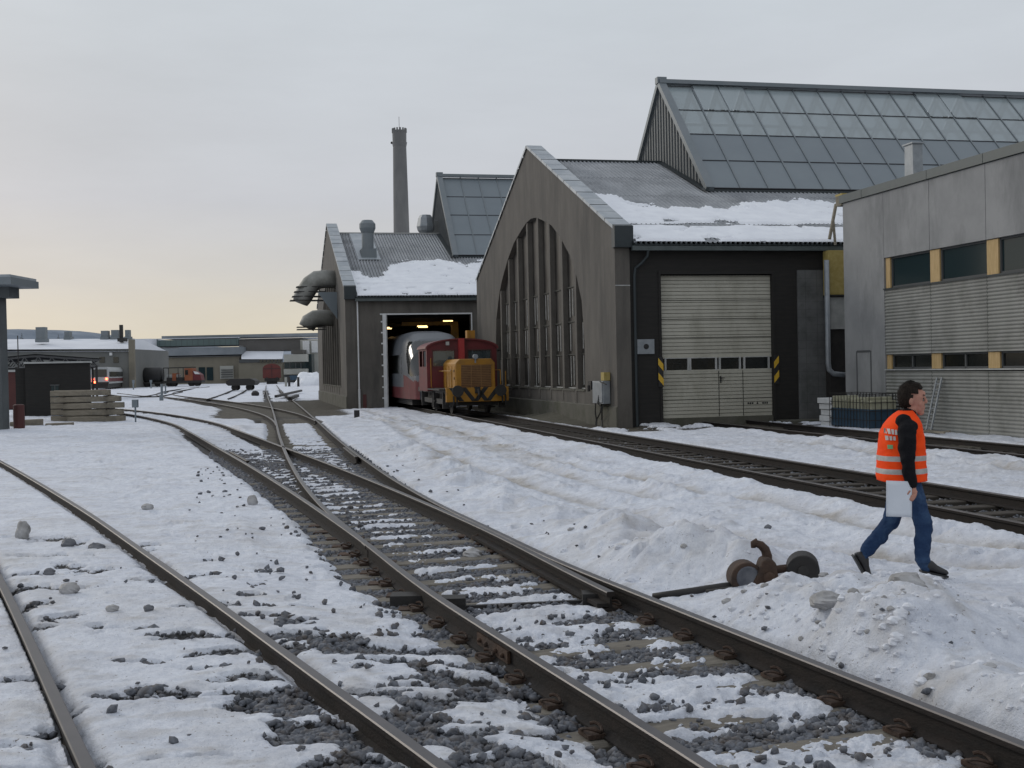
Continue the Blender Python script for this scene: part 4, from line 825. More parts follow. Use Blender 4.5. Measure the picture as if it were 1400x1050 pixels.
pr_.box(.5, 9, VE, .1, 6.56, 6.66); pr_.build('parapet', mt['green'], an)
ys = MB(); ys.box(-.05, .5, -.05, .35, 6.80, 6.86); ys.box(-.05, .3, .0, .33, 6.50, 6.80, 1); ys.build('parapet_end_board', [mt['osb'], mt['timber2']], an)
dr = MB(); dr.box(.02, .10, vpx(1190, 482), vpx(1172, 482), .1, 2.06); dr.build('door', mt['glass_dark'], an)
dr = MB(); a, b = vpx(1190, 482), vpx(1172, 482); dr.box(-.01, .1, a-.05, a, .1, 2.1); dr.box(-.01, .1, b, b+.05, .1, 2.1); dr.box(-.01, .1, a, b, 2.06, 2.12); dr.build('door_frame', mt['joint'], an)
vt = MB(); vt.prism([(-.24, 0), (.24, 0), (.21, .95), (-.21, .95)], lambda p, a: (1.5+a, -1.45+p[0], 6.66+p[1]*1.5), -.16, .16); vt.box(1.3, 1.7, -1.72, -1.18, 8.07, 8.11); vt.build('roof_vent', mt['zinc'], an)
# gap between the halls: drain pipe, yellow box, bracing
gp0 = A.w(7.2, -.6, 0)
dp = MB(); u = 6.9
dp.tube([A.w(u, -.55, 5.05), A.w(u, -.55, 1.75), A.w(u+.03, -.55, 1.55), A.w(u+.15, -.6, 1.42), A.w(u+.5, -.7, 1.38)], .085, 12); tag(dp.build('drain_pipe', mt['zinc'], smooth=True), 'thick grey drain pipe bending at its foot beside the concrete annex', 'drain pipe')
yb = MB()
for p in [(u_, v_, z_) for u_ in (6.97, 7.7) for v_ in (-.5, -.1) for z_ in (4.0, 5.45)]: pass
yt = thing('site_hatch', 'yellow board box wedged between the dark hall front and the annex', 'board box', A.w(7.35, -.3, 3.95), A.rot)
m_ = MB(); m_.box(-.34, .3, -.2, .2, 0, 1.42); m_.build('boards', mt['osb'], yt, bevel=.01)
m_ = MB(); m_.box(-.30, .3, -.16, .2, -1.1, -.08); m_.build('white_panel', mt['greywhite'], yt)
m_ = MB(); m_.box(-.3, .3, -.1, .2, -4.2, -1.1); m_.box(-.36, .3, -.22, .2, -.06, 0); m_.build('dark_infill', mt['iron'], yt)
br = MB(); p1 = A.fac(1143, 279, -.5); p2 = A.fac(1134, 327, -.5); p3 = A.fac(1139, 300, -.5); p4 = A.fac(1142, 335, -.5)
br.beam(A.w(*p1), A.w(*p2), .08, .08); br.beam(A.w(*p3), A.w(*p4), .07, .07); tag(br.build('timber_brace', mt['timber2']), 'forked timber brace leaning from the yellow box to the annex parapet', 'brace')

# ------------------------------------------------------------------ brick chimney
ch = thing('chimney_stack', 'tall round grey chimney rising behind the farther hall', 'chimney', (-9.95, 110, -.1))
c = MB(); zt = 24.0; pr0 = [(0, .98), (10, .80), (18, .69), (22.5, .62), (22.9, .60)]
c.tube([(0, 0, z) for z, r in pr0], [r for z, r in pr0], 28); c.build('shaft', mt['brick'], ch, smooth=True)
c = MB(); c.tube([(0, 0, 22.6), (0, 0, 23.0), (0, 0, 23.05), (0, 0, 24.1)], [.62, .70, .64, .66], 28); 
for k in range(14): t = 2*pi*k/14; c.box(.62*cos(t)-.07, .62*cos(t)+.07, .62*sin(t)-.07, .62*sin(t)+.07, 23.9, 24.3)
c.build('crown', mt['brick'], ch)
c = MB(); c.tube([(0, 0, 24), (.0, 0, 25.4)], .02, 5); c.sphere((-.72, 0, 23.0), .12, 8, 6); c.build('lightning_rod', mt['iron'], ch)
# ------------------------------------------------------------------ locomotive
lc = thing('shunting_locomotive', 'small shunting locomotive with red cab and yellow bonnet half out of the hall door', 'locomotive', A.w(-2.28, 10.7, 0), A.rot)
ML_ = [mt['red'], mt['yellow'], mt['black']]
b = MB(); b.box(-1.25, 1.25, .30, 7.6, .85, 1.05); b.build('frame', mt['iron'], lc)
# bonnet with chamfered top
hw = .80; prof = [(-hw, 1.0), (hw, 1.0), (hw, 2.05), (hw-.16, 2.22), (-hw+.16, 2.22), (-hw, 2.05)]
b = MB(); b.prism(prof, lambda p, a: (p[0], a, p[1]), .42, 3.4); bn = b.build('bonnet', mt['yellow'], lc, bevel=.03)
g = MB(); g.box(-.58, .62, .385, .425, 1.08, 1.98, 0)
for k in range(13): z = 1.12+k*.068; g.box(-.57, .61, .36, .39, z, z+.03, 1)
for x in (-.18, .22): g.box(x-.012, x+.012, .355, .39, 1.08, 1.98, 1)
g.build('grille', [mt['grille'], M('grille_slat', (.20, .10, .035), (.26, .14, .05), 5, .6)], bn)
g = MB(); g.tube([(0, .46, 2.30), (0, .32, 2.30)], .10, 14); g.box(-.03, .03, .4, .46, 2.05, 2.25); g.build('headlight', mt['zinc'], lc)
g = MB(); 
for y in (.8, 1.5, 2.2, 2.9): g.box(-hw-.02, -hw, y-.28, y+.28, 1.1, 1.95)
g.build('bonnet_door', mt['yellow'], lc)
g = MB()
for y in (.65, 1.35): 
    for z in (1.45, 1.75): g.box(-hw-.04, -hw-.018, y-.05, y+.05, z-.05, z+.05)
g.build('hinge', mt['iron'], lc)
# cab
cw = 1.5; cy0, cy1 = 3.3, 5.6
arc = [(-cw, .92), (cw, .92), (cw, 2.72)]+[(cw*cos(t), 2.72+.36*sin(t)) for t in np.linspace(0, pi, 15)][1:-1]+[(-cw, 2.72)]
b = MB(); wins = [(-1.26, -.30, 1.95, 2.62), (.24, 1.26, 1.95, 2.62)]
# front wall as strips around the windows
xs = [-cw, -1.26, -.30, .24, 1.26, cw]
def ztop(x): return 2.72+.36*sqrt(max(0, 1-(x/cw)**2))
for a, c in zip(xs[:-1], xs[1:]):
    n = 6; xx = np.linspace(a, c, n+1); win = any(abs(a-w[0]) < .01 for w in wins)
    for y, fl in ((cy0, 0), (cy1, 1)):
        if win:
            b.grid([[(x, y, .92) for x in xx], [(x, y, 1.95) for x in xx]], flip=bool(fl)); b.grid([[(x, y, 2.62) for x in xx], [(x, y, ztop(x)) for x in xx]], flip=bool(fl))
        else: b.grid([[(x, y, .92) for x in xx], [(x, y, ztop(x)) for x in xx]], flip=bool(fl))
for s in (-1, 1):
    x = s*cw
    b.add([(x, cy0, .92), (x, cy1, .92), (x, cy1, 1.95), (x, cy0, 1.95)], [(0, 1, 2, 3)]); b.add([(x, cy0, 2.62), (x, cy1, 2.62), (x, cy1, 2.72), (x, cy0, 2.72)], [(0, 1, 2, 3)])
    for a, c in ((cy0, cy0+.25), (cy1-.25, cy1), (cy0+1.05, cy0+1.25)): b.add([(x, a, 1.95), (x, c, 1.95), (x, c, 2.62), (x, a, 2.62)], [(0, 1, 2, 3)])
cab = b.build('cab', mt['red'], lc)
r_ = MB(); aa = [((cw+.07)*cos(t), 2.70+.42*sin(t)) for t in np.linspace(0, pi, 19)]
r_.grid([[(x, cy0-.1, z) for x, z in aa], [(x, cy1+.1, z) for x, z in aa]]); r_.grid([[(x, cy0-.1, z) for x, z in aa], [(x*.96, cy0-.1, z-.06) for x, z in aa]]); r_.build('cab_roof', M('dark_red_roof', (.10, .012, .014), (.14, .018, .02), 2, .5), lc)
for w in wins:
    q = MB(); q.box(w[0], w[1], cy0+.03, cy0+.04, w[2], w[3]); w_ = q.build('cab_window', glassy('cab_glass', (.8, .85, .85), .35, .05, (.06, .08, .09)), lc)
    q = MB(); q.box(w[0]-.02, w[0]+.03, cy0-.015, cy0+.03, w[2], w[3]); q.box(w[1]-.03, w[1]+.02, cy0-.015, cy0+.03, w[2], w[3]); q.box(w[0]-.02, w[1]+.02, cy0-.015, cy0+.03, w[2]-.03, w[2]+.02); q.box(w[0]-.02, w[1]+.02, cy0-.015, cy0+.03, w[3]-.02, w[3]+.03); q.build('window_frame', mt['maroon'], w_)
q = MB(); q.box(-.16, .06, 3.0, 3.3, 2.1, 3.10); q.build('exhaust_stack', M('bright_red_stack', (.28, .02, .02), (.34, .03, .03), 2, .5), lc)
q = MB(); q.box(-.70, -.55, 3.19, 3.2, 2.83, 2.98); q.build('cab_emblem', mt['greywhite'], lc)
q = MB(); q.box(.28, .62, 3.5, 3.9, 3.0, 3.45); q.build('roof_beacon_box', mt['yellow'], lc)
# buffer beam with chevrons
b = MB(); b.box(-1.25, 1.27, .12, .30, .52, 1.08, 0); bb = b.build('buffer_beam', mt['yellow'], lc, bevel=.01)
s = MB()
for cx, sg in ((-1.05, 1), (-.55, 1), (-.05, 1), (.35, -1), (.85, -1)):
    s.add([(cx-.1, .116, 1.08), (cx+.10, .116, 1.08), (cx+.10+.42*sg, .116, .54), (cx-.1+.42*sg, .116, .54)], [(3, 2, 1, 0)])
s.build('black_chevrons', mt['black'], bb)
for x in (-.86, .86):
    q = MB(); q.tube([(x, .15, .95), (x, -.26, .95)], .11, 14); q.tube([(x, -.26, .95), (x, -.31, .95)], .23, 20); q.build('buffer', mt['iron'], lc)
q = MB(); q.tube([(0, .14, .98), (0, -.1, .98), (0, -.22, .80), (0, -.16, .62)], .05, 8); q.box(-.1, .1, .0, .14, .85, 1.1); q.build('coupling_hook', mt['iron'], lc)
for x in (-.98, .98):
    q = MB(); q.tube([(x, -.05, .45), (x, .0, .75)], .03, 6); q.tube([(x+.14, .02, .4), (x+.14, .05, .8)], .03, 6); q.build('brake_hose', mt['black'], lc)
for y in (1.7, 5.6):
    for x in (-.72, .72):
        q = MB(); q.tube([(x-.06, y, .46), (x+.06, y, .46)], .46, 26); q.tube([(x-.09, y, .46), (x+.09, y, .46)], .18, 14); w_ = q.build('wheel', mt['iron'], lc)
q = MB()
for x in (-1.15, 1.15):
    q.box(x-.06, x+.06, .5, 7.0, .42, .62)
    for y in (.7, 3.0, 3.3, 6.2): q.box(x-.16, x+.1, y-.05, y+.05, .25, .9)
    q.box(x-.14, x+.14, 2.8, 3.3, .18, .23); q.box(x-.14, x+.14, 2.8, 3.3, .5, .55)
q.box(-.9, .9, .5, 7, .35, .85); q.build('underframe', mt['iron'], lc)
q = MB()
for x in (-1.0, 1.0):
    q.tube([(x, .35, 1.05), (x, .35, 1.75), (x, 3.2, 1.75)], .018, 6)
q.tube([(-1.28, 3.3, 1.0), (-1.34, 3.25, 1.1), (-1.34, 3.25, 2.3)], .018, 6); q.tube([(-1.22, .4, .95), (-1.22, .4, 1.7)], .018, 6); q.tube([(1.22, .4, .95), (1.22, .4, 1.7)], .018, 6); q.build('handrail', mt['yellow'], lc)
b = MB(); b.prism(prof, lambda p, a: (p[0], a, p[1]*.95), 5.6, 7.6); b.build('rear_bonnet', mt['yellow'], lc)
b = MB(); b.box(-1.5, -1.2, .3, 3.3, .98, 1.04); b.box(1.2, 1.5, .3, 3.3, .98, 1.04); b.build('walkway', mt['iron'], lc)
# ------------------------------------------------------------------ railcar in the hall
rc = thing('railcar', 'white and red railcar with sloping black windscreen standing inside the open hall', 'railcar', A.w(-2.28, 19.2, 0), A.rot)
sec = lambda y: (np.interp(y, [0, .25, 1.0, 2.2, 3.5], [1.05, 1.2, 1.38, 1.45, 1.46]), np.interp(y, [0, .3, 1.0, 1.8, 2.8, 4.5], [1.5, 1.9, 2.75, 3.3, 3.62, 3.75]))
def ring(y, nn=56):
    w, h = sec(y); P = []
    for k in range(nn+1):
        t = pi*k/nn; cx = abs(cos(t))**.45*(1 if cos(t) > 0 else -1)*w; cz = 1.0+(h-1.0)*abs(sin(t))**.5; P.append((cx, y, cz))
    return [(w, y, .45)]+P+[(-w, y, .45)]
b = MB(); ys = list(np.linspace(0, 4.5, 50))+[14, 20]; b.grid([ring(y) for y in ys], flip=True); b.add(ring(0), [tuple(range(59))])
for k in range(0):
    pass
body = b.build('body', [mt['carwhite'], mt['red'], mt['glass_dark']], rc)
me = body.data
for p in me.polygons:
    c = p.center
    if c.z < 1.3: p.material_index = 1
    elif c.z > 1.55 and c.z < 3.2 and c.y < 1.2+(c.z-1.55)*.75 and abs(c.x) < 1.42: p.material_index = 2
    elif 1.7 < c.z < 2.6 and c.y > 3 and abs(c.x) > 1.3: p.material_index = 2
q = MB(); q.box(-.95, .95, -.3, .1, .35, .9); q.build('coupler_fairing', mt['iron'], rc)
for x in (-.9, .9):
    q = MB(); q.sphere((x, .05, 1.2), .1, 10, 6); q.build('headlight', mt['zinc'], rc)
q = MB(); q.box(-1.2, 1.2, 1.5, 19, .15, .5); q.build('bogie_skirt', mt['iron'], rc)

# ------------------------------------------------------------------ things beside the annex
def cage(name, label, u0, u1, v0, v1):
    o = A.w((u0+u1)/2, (v0+v1)/2, -.12); t = thing(name, label, 'mesh container', o, A.rot); W, D = (u1-u0)/2, (v1-v0)/2
    m_ = MB(); m_.box(-W+.03, W-.03, -D+.03, D-.03, .08, .62); m_.build('blue_liner', mt['bluec'], t, bevel=.02)
    m_ = MB()
    for x in np.linspace(-W, W, 15):
        for y in (-D, D): m_.beam((x, y, .05), (x, y, 1.02), .012, .012)
    for y in np.linspace(-D, D, 8):
        for x in (-W, W): m_.beam((x, y, .05), (x, y, 1.02), .012, .012)
    for z in (.05, .3, .55, .78, 1.02):
        for y in (-D, D): m_.beam((-W, y, z), (W, y, z), .014, .014)
        for x in (-W, W): m_.beam((x, -D, z), (x, D, z), .014, .014)
    m_.build('wire_cage', mt['iron'], t)
    m_ = MB(); rnd = random.Random(3)
    for k in range(9): x = -W+.1+k*(2*W-.2)/8; m_.box(x-.09, x+.07, -D+.08, D-.08, .6, .80+.14*rnd.random())
    m_.build('pale_sacks', M('pale_yellow_sacks', (.36, .35, .25), (.46, .45, .35), 5, .8), t, bevel=.03)
    return t
pc = A.loc(gz(1141, 580, -.12)); pd = A.loc(gz(1214, 581, -.12))
cage('mesh_container', 'blue mesh container with pale sacks in front of the annex door', 6.55-.75, 6.55+1.05-.85+.55, -6.6, -5.0) if False else None
# placed against the annex wall, between it and the door track
def NW(u, v, z=0): return N.w(u, v, z)
vA, vB = N.gab(1141, 560, -.95)[1], N.gab(1214, 560, -.35)[1]
o = NW(-.62, (vA+vB)/2-.1, -.12)
t = thing('mesh_container', 'blue mesh container with pale sacks in front of the annex door', 'mesh container', o, N.rot); W, D = .45, 1.12
m_ = MB(); m_.box(-W+.03, W-.03, -D+.03, D-.03, .08, .60); m_.build('blue_liner', mt['bluec'], t, bevel=.02)
m_ = MB()
for x in np.linspace(-W, W, 6):
    for y in (-D, D): m_.beam((x, y, .05), (x, y, 1.02), .014, .014)
for y in np.linspace(-D, D, 14):
    for x in (-W, W): m_.beam((x, y, .05), (x, y, 1.02), .014, .014)
for z in (.05, .3, .55, .78, 1.02):
    for y in (-D, D): m_.beam((-W, y, z), (W, y, z), .016, .016)
    for x in (-W, W): m_.beam((x, -D, z), (x, D, z), .016, .016)
m_.build('wire_cage', mt['iron'], t)
m_ = MB()
for k in range(11): y = -D+.1+k*(2*D-.2)/10; m_.box(-W+.06, W-.06, y-.07, y+.08, .58, .84+.10*noiselike(k))
m_.build('pale_sacks', M('pale_yellow_sacks', (.30, .29, .20), (.40, .39, .29), 5, .8), t, bevel=.03)
st = thing('slab_stack', 'leaning stack of white slabs at the end of the mesh container', 'slab stack', NW(-.55, (vA+vB)/2+1.28, -.12), N.rot)
m_ = MB()
for k in range(5): x = -.34+.035*k*(1 if k < 4 else -1.6); m_.prism([(-.28+x*.3, 0), (.28+x*.3, 0), (.28+x*.3, .16), (-.28+x*.3, .16)], lambda p, a: (p[0]-.05*(k % 2), a, p[1]+k*.175), -.05-.04*k, .55+.02*k)
m_.build('white_slabs', mt['white'], st, bevel=.012)
# leaning ladder-like frames
def lean(name, label, px, py0, py1, wid):
    p0 = N.gab(px, py1, -.45); p1 = N.gab(px+4, py0, -.02); t = thing(name, label, 'ladder', N.w(-.4, p0[1], -.1), N.rot); h = p1[2]+.1
    m_ = MB()
    for d in (-wid/2, wid/2): m_.beam((0, d, 0), (.36, d, h), .05, .03)
    for k in range(1, 9): z = h*k/9; m_.beam((.36*k/9, -wid/2, z), (.36*k/9, wid/2, z), .025, .025)
    m_.build('frame', mt['zinc'], t); return t
lean('leaning_ladder', 'grey ladder leaning on the ribbed wall behind the head of the man', 1266, 516, 575, .22)
lean('leaning_ladder', 'shorter grey ladder leaning near the plain concrete corner', 1230, 528, 585, .22)
m_ = MB()
for k in range(14): a = N.w(-.35-.5*noiselike(k), -3.2-2.6*noiselike(k+.2), -.06+.05*noiselike(k+.7)); b_ = N.w(-.3-.5*noiselike(k+.4), -3.6-2.8*noiselike(k+.9), -.05+.06*noiselike(k+.3)); m_.beam(a, b_, .05, .05)
tag(m_.build('scrap_pile', mt['timber2']), 'low tangle of scrap bars at the foot of the ribbed wall', 'scrap pile')

ice = M('dirty_ice', (.20, .19, .18), (.48, .48, .49), 3, .6, bump=.4, contrast=(.35, .7)); ice2 = M('dark_ice', (.06, .065, .08), (.16, .165, .18), 4, .6, bump=.4)
# ------------------------------------------------------------------ point lever with weight, in the snow
q0 = gz(1040, 800, 0.); s_ = q0[1]/FPX
pl = thing('point_lever', 'rusty hand point lever with round counterweight half sunk in the dirty snow', 'point lever', (q0[0], q0[1], 0.))
def LP(px, py, dy=0): p = aY(px, py, q0[1]+dy); return (p[0]-q0[0], dy, p[2])
c = LP(1019, 789); m_ = MB(); m_.tube([(c[0], -.10, c[2]), (c[0]-.01, .10, c[2])], .135, 26); m_.build('drum', mt['rust'], pl, bevel=.015)
m_ = MB(); m_.tube([(c[0], -.112, c[2]+.01), (c[0], -.09, c[2]+.01)], [.085, .105], 20); m_.build('packed_snow', ice2, pl)
def PZ(*pts): return [(LP(*p)[0], LP(*p)[2]) for p in pts]
m_ = MB(); m_.prism(PZ((1024, 812), (1064, 808), (1062, 792), (1058, 776), (1054, 764), (1047, 759), (1038, 763), (1034, 776), (1026, 792)), lambda p, a: (p[0], a, p[1]), -.13, .06); m_.prism(PZ((995, 812), (1072, 808), (1070, 800), (998, 803)), lambda p, a: (p[0], a, p[1]), -.2, .16); m_.tube([(*LP(1047, 786)[:1], -.16, LP(1047, 786)[2]), (LP(1047, 786)[0], -.12, LP(1047, 786)[2])], .05, 12); m_.build('housing', mt['rust'], pl, bevel=.02)
m_ = MB(); m_.tube([LP(1046, 785), LP(1049, 772), LP(1049, 760), LP(1046, 751), LP(1040, 745), LP(1032, 742)], [.05, .042, .04, .038, .034, .026], 10); m_.tube([LP(1036, 740), LP(1030, 743), LP(1030, 749)], [.03, .028, .02], 8); m_.tube([LP(1052, 768), LP(1056, 772), LP(1060, 781)], .03, 8); m_.build('lever', mt['rust'], pl, smooth=True)
m_ = MB(); m_.tube([LP(1048, 772), LP(1060, 779), LP(1082, 776), LP(1096, 775)], [.05, .035, .033, .03], 10); m_.build('weight_arm', mt['rust'], pl, smooth=True)
c = LP(1098, 777); m_ = MB(); m_.tube([(c[0]-.02, -.085, c[2]-.01), (c[0]+.01, .07, c[2]+.01)], .132, 28); m_.tube([(c[0]-.02, -.10, c[2]-.01), (c[0]-.02, -.08, c[2]-.01)], .05, 12); m_.build('counterweight', mt['iron'], pl, bevel=.012)
m_ = MB(); m_.tube([LP(1012, 800, -.02), LP(985, 803, -.05), LP(950, 808, -.06), LP(915, 813, -.05), LP(893, 816, 0)], [.035, .035, .032, .032, .03], 8); m_.tube([LP(1060, 796, -.05), LP(1010, 804, -.09), LP(965, 810, -.1)], .024, 8); m_.build('throw_rod', mt['iron'], pl, smooth=True)

# ------------------------------------------------------------------ loose frozen lumps and stones
def lump(px, py, w, h, label, name, cat, mat, seed, grp):
    p = gz(px, py, 0.); z = gh(p[0], p[1]); p = gz(px, py, z); z = gh(p[0], p[1]); sc = p[1]/FPX; m_ = MB(); m_.sphere((0, 0, 0), 1, 18, 12); v = []
    V = np.array(m_.v); n = fbm(V[:, 0]*1.3+seed, V[:, 1]*1.3+V[:, 2]*2, seed, 4, .6); V = V*(1+.75*n[:, None]); V[:, 0] *= w*sc/2; V[:, 1] *= w*sc/2*.8; V[:, 2] *= h*sc/2*1.15
    m_.v = [tuple(q) for q in V]; o = m_.build(name, mat, None, smooth=False, loc=(p[0], p[1], z+h*sc*.33)); tag(o, label, cat, grp)
for i, (px, py, w, h, lab, mm) in enumerate([
    (31, 734, 20, 24, 'tall brown ice lump between the left rails near the picture edge', ice), (94, 746, 19, 12, 'small dark lump left of the pair between the left rails', ice2),
    (131, 748, 24, 14, 'dark pointed lump beside the left curved rail', ice2), (95, 811, 26, 16, 'big striped grey ice lump between the left rails', ice),
    (68, 794, 15, 10, 'rounded grey lump just behind the striped ice lump', ice2), (153, 836, 18, 10, 'flat beige lump between the left rails', ice),
    (203, 836, 14, 9, 'small dark stone like lump right of the flat beige lump', ice2), (92, 774, 19, 6, 'thin slab of ice lying flat between the left rails', ice),
    (202, 696, 17, 9, 'grey ice lump alone on the clean snow strip', ice), (345, 690, 15, 14, 'upright beige ice lump on the clean snow strip', ice),
    (646, 764, 26, 14, 'rounded dirty ice lump between the main rails before the blades', ice), (384, 872, 18, 13, 'dark lump touching the outside of the left curved rail', ice2),
    (421, 965, 24, 18, 'brown frozen lump inside the left curved rail near the bottom', ice2), (852, 1012, 46, 34, 'pair sized pale boulder of ice against the left main rail', ice),
    (798, 1006, 38, 30, 'grey boulder of ice next to the pale one by the left main rail', ice), (1240, 830, 50, 24, 'big brown stained snow clod on top of the dumped pile', ice),
    (1130, 905, 44, 22, 'low dirty clod at the near edge of the dumped snow pile', ice), (1050, 725, 10, 6, 'tiny dark clod on the snow behind the point lever', ice2),
    (1312, 840, 10, 6, 'tiny dark stone on the snow right of the pile', ice2), (480, 982, 22, 12, 'white rounded snow lump inside the left track near the bottom', mt['roofsnow'])]):
    lump(px, py, w, h, lab, 'ice_lump', 'ice lump', mm, i*7+3, 'loose frozen lumps on the ground')
rnd = random.Random(11)
for i in range(0): pass
# dumped snow clods (rough small pieces in one mass)
m_ = MB(); V_all = []; 
for k in range(420):
    P, rr, hh = PILE[rnd.randrange(len(PILE)) if rnd.random() < .25 else rnd.choice((0, 1, 2, 3, 4, 9))]; x = P[0]+rnd.gauss(0, rr*.6); y = P[1]+rnd.gauss(0, rr*.6)
    if x-np.interp(y, MR[:, 1], MR[:, 0]) < .25: continue
    m2 = MB(); m2.sphere((0, 0, 0), 1, 8, 5); V = np.array(m2.v); n = fbm(V[:, 0]*1.3+k, V[:, 1]*1.3+V[:, 2]*2, k, 2); r = .008+.032*rnd.random()**2.2; V = V*(1+1.*n[:, None])*np.array([r*1.2, r, r*.8]); z = gh(x, y)
    m_.add([(v[0]+x, v[1]+y, v[2]+z) for v in V], m2.f, 1 if rnd.random() < .12 else 0)
tag(m_.build('snow_crumbs', [M('trodden_snow', (.56, .57, .61), (.72, .74, .79), 9, .7), ice]), 'crumbly clods of dumped snow beside the point lever', 'snow clods', kind='stuff')
# ------------------------------------------------------------------ left edge: shelter, shed, sleepers, cabin, canopy
greyp = M('blue_grey_post', (.065, .075, .078), (.085, .095, .098), 2, .7)
sh = thing('open_shelter', 'grey shelter corner with flat overhanging roof cut by the left picture edge', 'shelter', (-19.2, 44, -.15))
m_ = MB(); m_.box(-1.2, .38, -.3, .3, 0, 4.95); m_.build('corner_post', greyp, sh, bevel=.02)
m_ = MB(); m_.box(-6, 1.36, -1.6, .9, 5.34, 5.60); m_.box(-6, 1.30, -1.54, .84, 5.60, 5.70, 1); m_.build('roof_slab', [mt['metalgrey2'], mt['coping']], sh)
m_ = MB(); m_.box(-6, .82, -.5, .4, 4.95, 5.34); m_.build('roof_beam', greyp, sh)
m_ = MB(); m_.tube([(0, 0, 0), (0, 0, .45), (0, 0, .9)], [.2, .21, .2], 14); m_.tube([(0, 0, .9), (0, 0, .93)], [.2, .14], 14); tag(m_.build('red_drum', mt['maroon'], loc=(-18.72, 44.9, -.1), ), 'red drum at the foot of the grey shelter post', 'drum')
sd = thing('dark_shed', 'black windowed shed behind the stacked sleepers', 'shed', (-21.8, 57, -.12), .33)
m_ = MB(); m_.box(-1.5, 1.42, 0, 3, 0, 2.62); m_.box(-1.95, -1.5, .3, 2.6, 0, 2.4); m_.build('walls', mt['cladding'], sd)
m_ = MB(); m_.box(-1.55, 1.5, -.12, 3.1, 2.62, 2.70); m_.build('flat_roof', mt['greywhite'], sd)
m_ = MB(); m_.box(-.36, -.02, -.03, 0, .72, 1.55); w_ = m_.build('window', mt['glass_blue'], sd); m_ = MB(); m_.box(-.40, .02, -.05, -.03, 1.55, 1.6); m_.box(-.2, -.17, -.05, -.03, .72, 1.55); m_.box(-.40, .02, -.05, -.03, .68, .72); m_.build('window_frame', mt['joint'], w_)
cb = thing('red_cabin', 'narrow dark red cabin with two pale wall lamps left of the black shed', 'cabin', (-29.5, 71, -.1), .38)
m_ = MB(); m_.box(-.75, .55, 0, 2.4, .1, 2.3); m_.build('walls', mt['maroon'], cb); m_ = MB(); m_.box(-.82, .62, -.1, 2.5, 2.3, 2.42); m_.build('flat_roof', mt['greywhite'], cb)
for x, z in ((-.05, 2.1), (.45, .45)):
    m_ = MB(); m_.sphere((x, -.05, z), .1, 10, 6); m_.build('lamp', mt['white'], cb)
m_ = MB(); m_.box(-.7, .5, .1, 2.3, 0, .1); m_.build('skid', mt['iron'], cb)
# stacked sleepers
def sleeper_beam(x0, x1, y, z, label, s=0, h=.235, rot=0.):
    m_ = MB(); L = x1-x0; m_.prism([(-.13, 0), (.13, 0), (.13, h-.03), (.10, h), (-.10, h), (-.13, h-.03)], lambda p, a: (a, p[0], p[1]), -L/2, L/2)
    m_.v = [(x, yy_+.015*sin(x*2+s), zz_+.012*cos(x*3+s)) for x, yy_, zz_ in m_.v]
    o = m_.build('stacked_sleeper', mt['timber2'], None, bevel=.012, loc=((x0+x1)/2, y, z), rot=(0, 0, rot)); return tag(o, label, 'sleeper', 'old sleepers stacked by the black shed')
nm = ['bottom', 'fourth from the top', 'middle', 'second from the top', 'topmost']
for k, (a, b_) in enumerate([(93, 170.5), (87, 168), (88, 169.5), (75, 165), (75, 151)]):
    z = -.08+k*.275; p0, p1 = aY(a, 560, 50.3)[0], aY(b_, 560, 50.3)[0]; sleeper_beam(p0, p1, 50.3+.03*(k % 2), z, nm[k]+' sleeper in the front row of the stack by the black shed', k)
    q0_, q1_ = aY(73, 560, 51.2)[0], aY(150, 560, 51.2)[0]; sleeper_beam(q0_, q1_, 51.0, z, nm[k]+' sleeper in the hidden back row of the stack', k+9)
m_ = MB()
for k in range(4):
    for x in (-.9, .9): m_.box(x-.05, x+.05, -.15, 1.0, .235+k*.275-.08, .272+k*.275-.08)
tag(m_.build('stack_spacer', mt['timber'], loc=(-18.1, 50.1, 0)), 'thin dark spacer battens between the stacked sleepers', 'batten')
sleeper_beam(aY(15, 580, 46.3)[0], aY(30, 580, 46.3)[0], 46.3, -.12, 'short sleeper end lying in the snow beside the shelter post', 3, .25)
sleeper_beam(aY(30, 580, 47)[0], aY(58, 580, 47)[0], 47, -.10, 'loose sleeper lying in the snow left of the stack', 4, .28, .06)
sleeper_beam(aY(58, 583, 46.5)[0], aY(95, 583, 46.5)[0], 46.9, -.14, 'snowed in sleeper lying in front of the stack', 5, .16, -.05)
m_ = MB(); m_.tube([(0, 0, 0), (0, 0, 4.7+.1)], [.055, .035], 8); tag(m_.build('mast', mt['iron'], loc=(-33.3, 80, -.1)), 'thin dark mast standing before the truss canopy', 'mast')
m_ = MB()
# canopy
cy = thing('truss_canopy', 'open steel truss canopy over the yard behind the black shed', 'canopy', (-37, 95, -.1), .36)
trussx = np.linspace(-8.5, 3.7, 25); zt_ = lambda x: 3.66-.055*abs(x+1.1)*1.6
for yy in (0, 5, 10, 15):
    m_ = MB(); m_.beam((-8.5, yy, 2.78), (3.7, yy, 2.78), .1, .1)
    for a, b_ in zip(trussx[:-1], trussx[1:]): m_.beam((a, yy, zt_(a)), (b_, yy, zt_(b_)), .12, .12)
    for k in range(12): x0, x1, x2 = trussx[2*k], trussx[2*k+1], trussx[2*k+2]; m_.beam((x0, yy, 2.8), (x1, yy, zt_(x1)), .07, .07); m_.beam((x1, yy, zt_(x1)), (x2, yy, 2.8), .07, .07)
    m_.build('truss', mt['seamdark'] if yy else M('light_steel', (.10, .10, .10), (.14, .14, .14), 3, .6), cy)
for x in (-8.3, -2.5, 3.5):
    for yy in (0, 15): m_ = MB(); m_.box(x-.09, x+.09, yy-.09, yy+.09, 0, 2.8); m_.build('post', mt['iron'], cy)
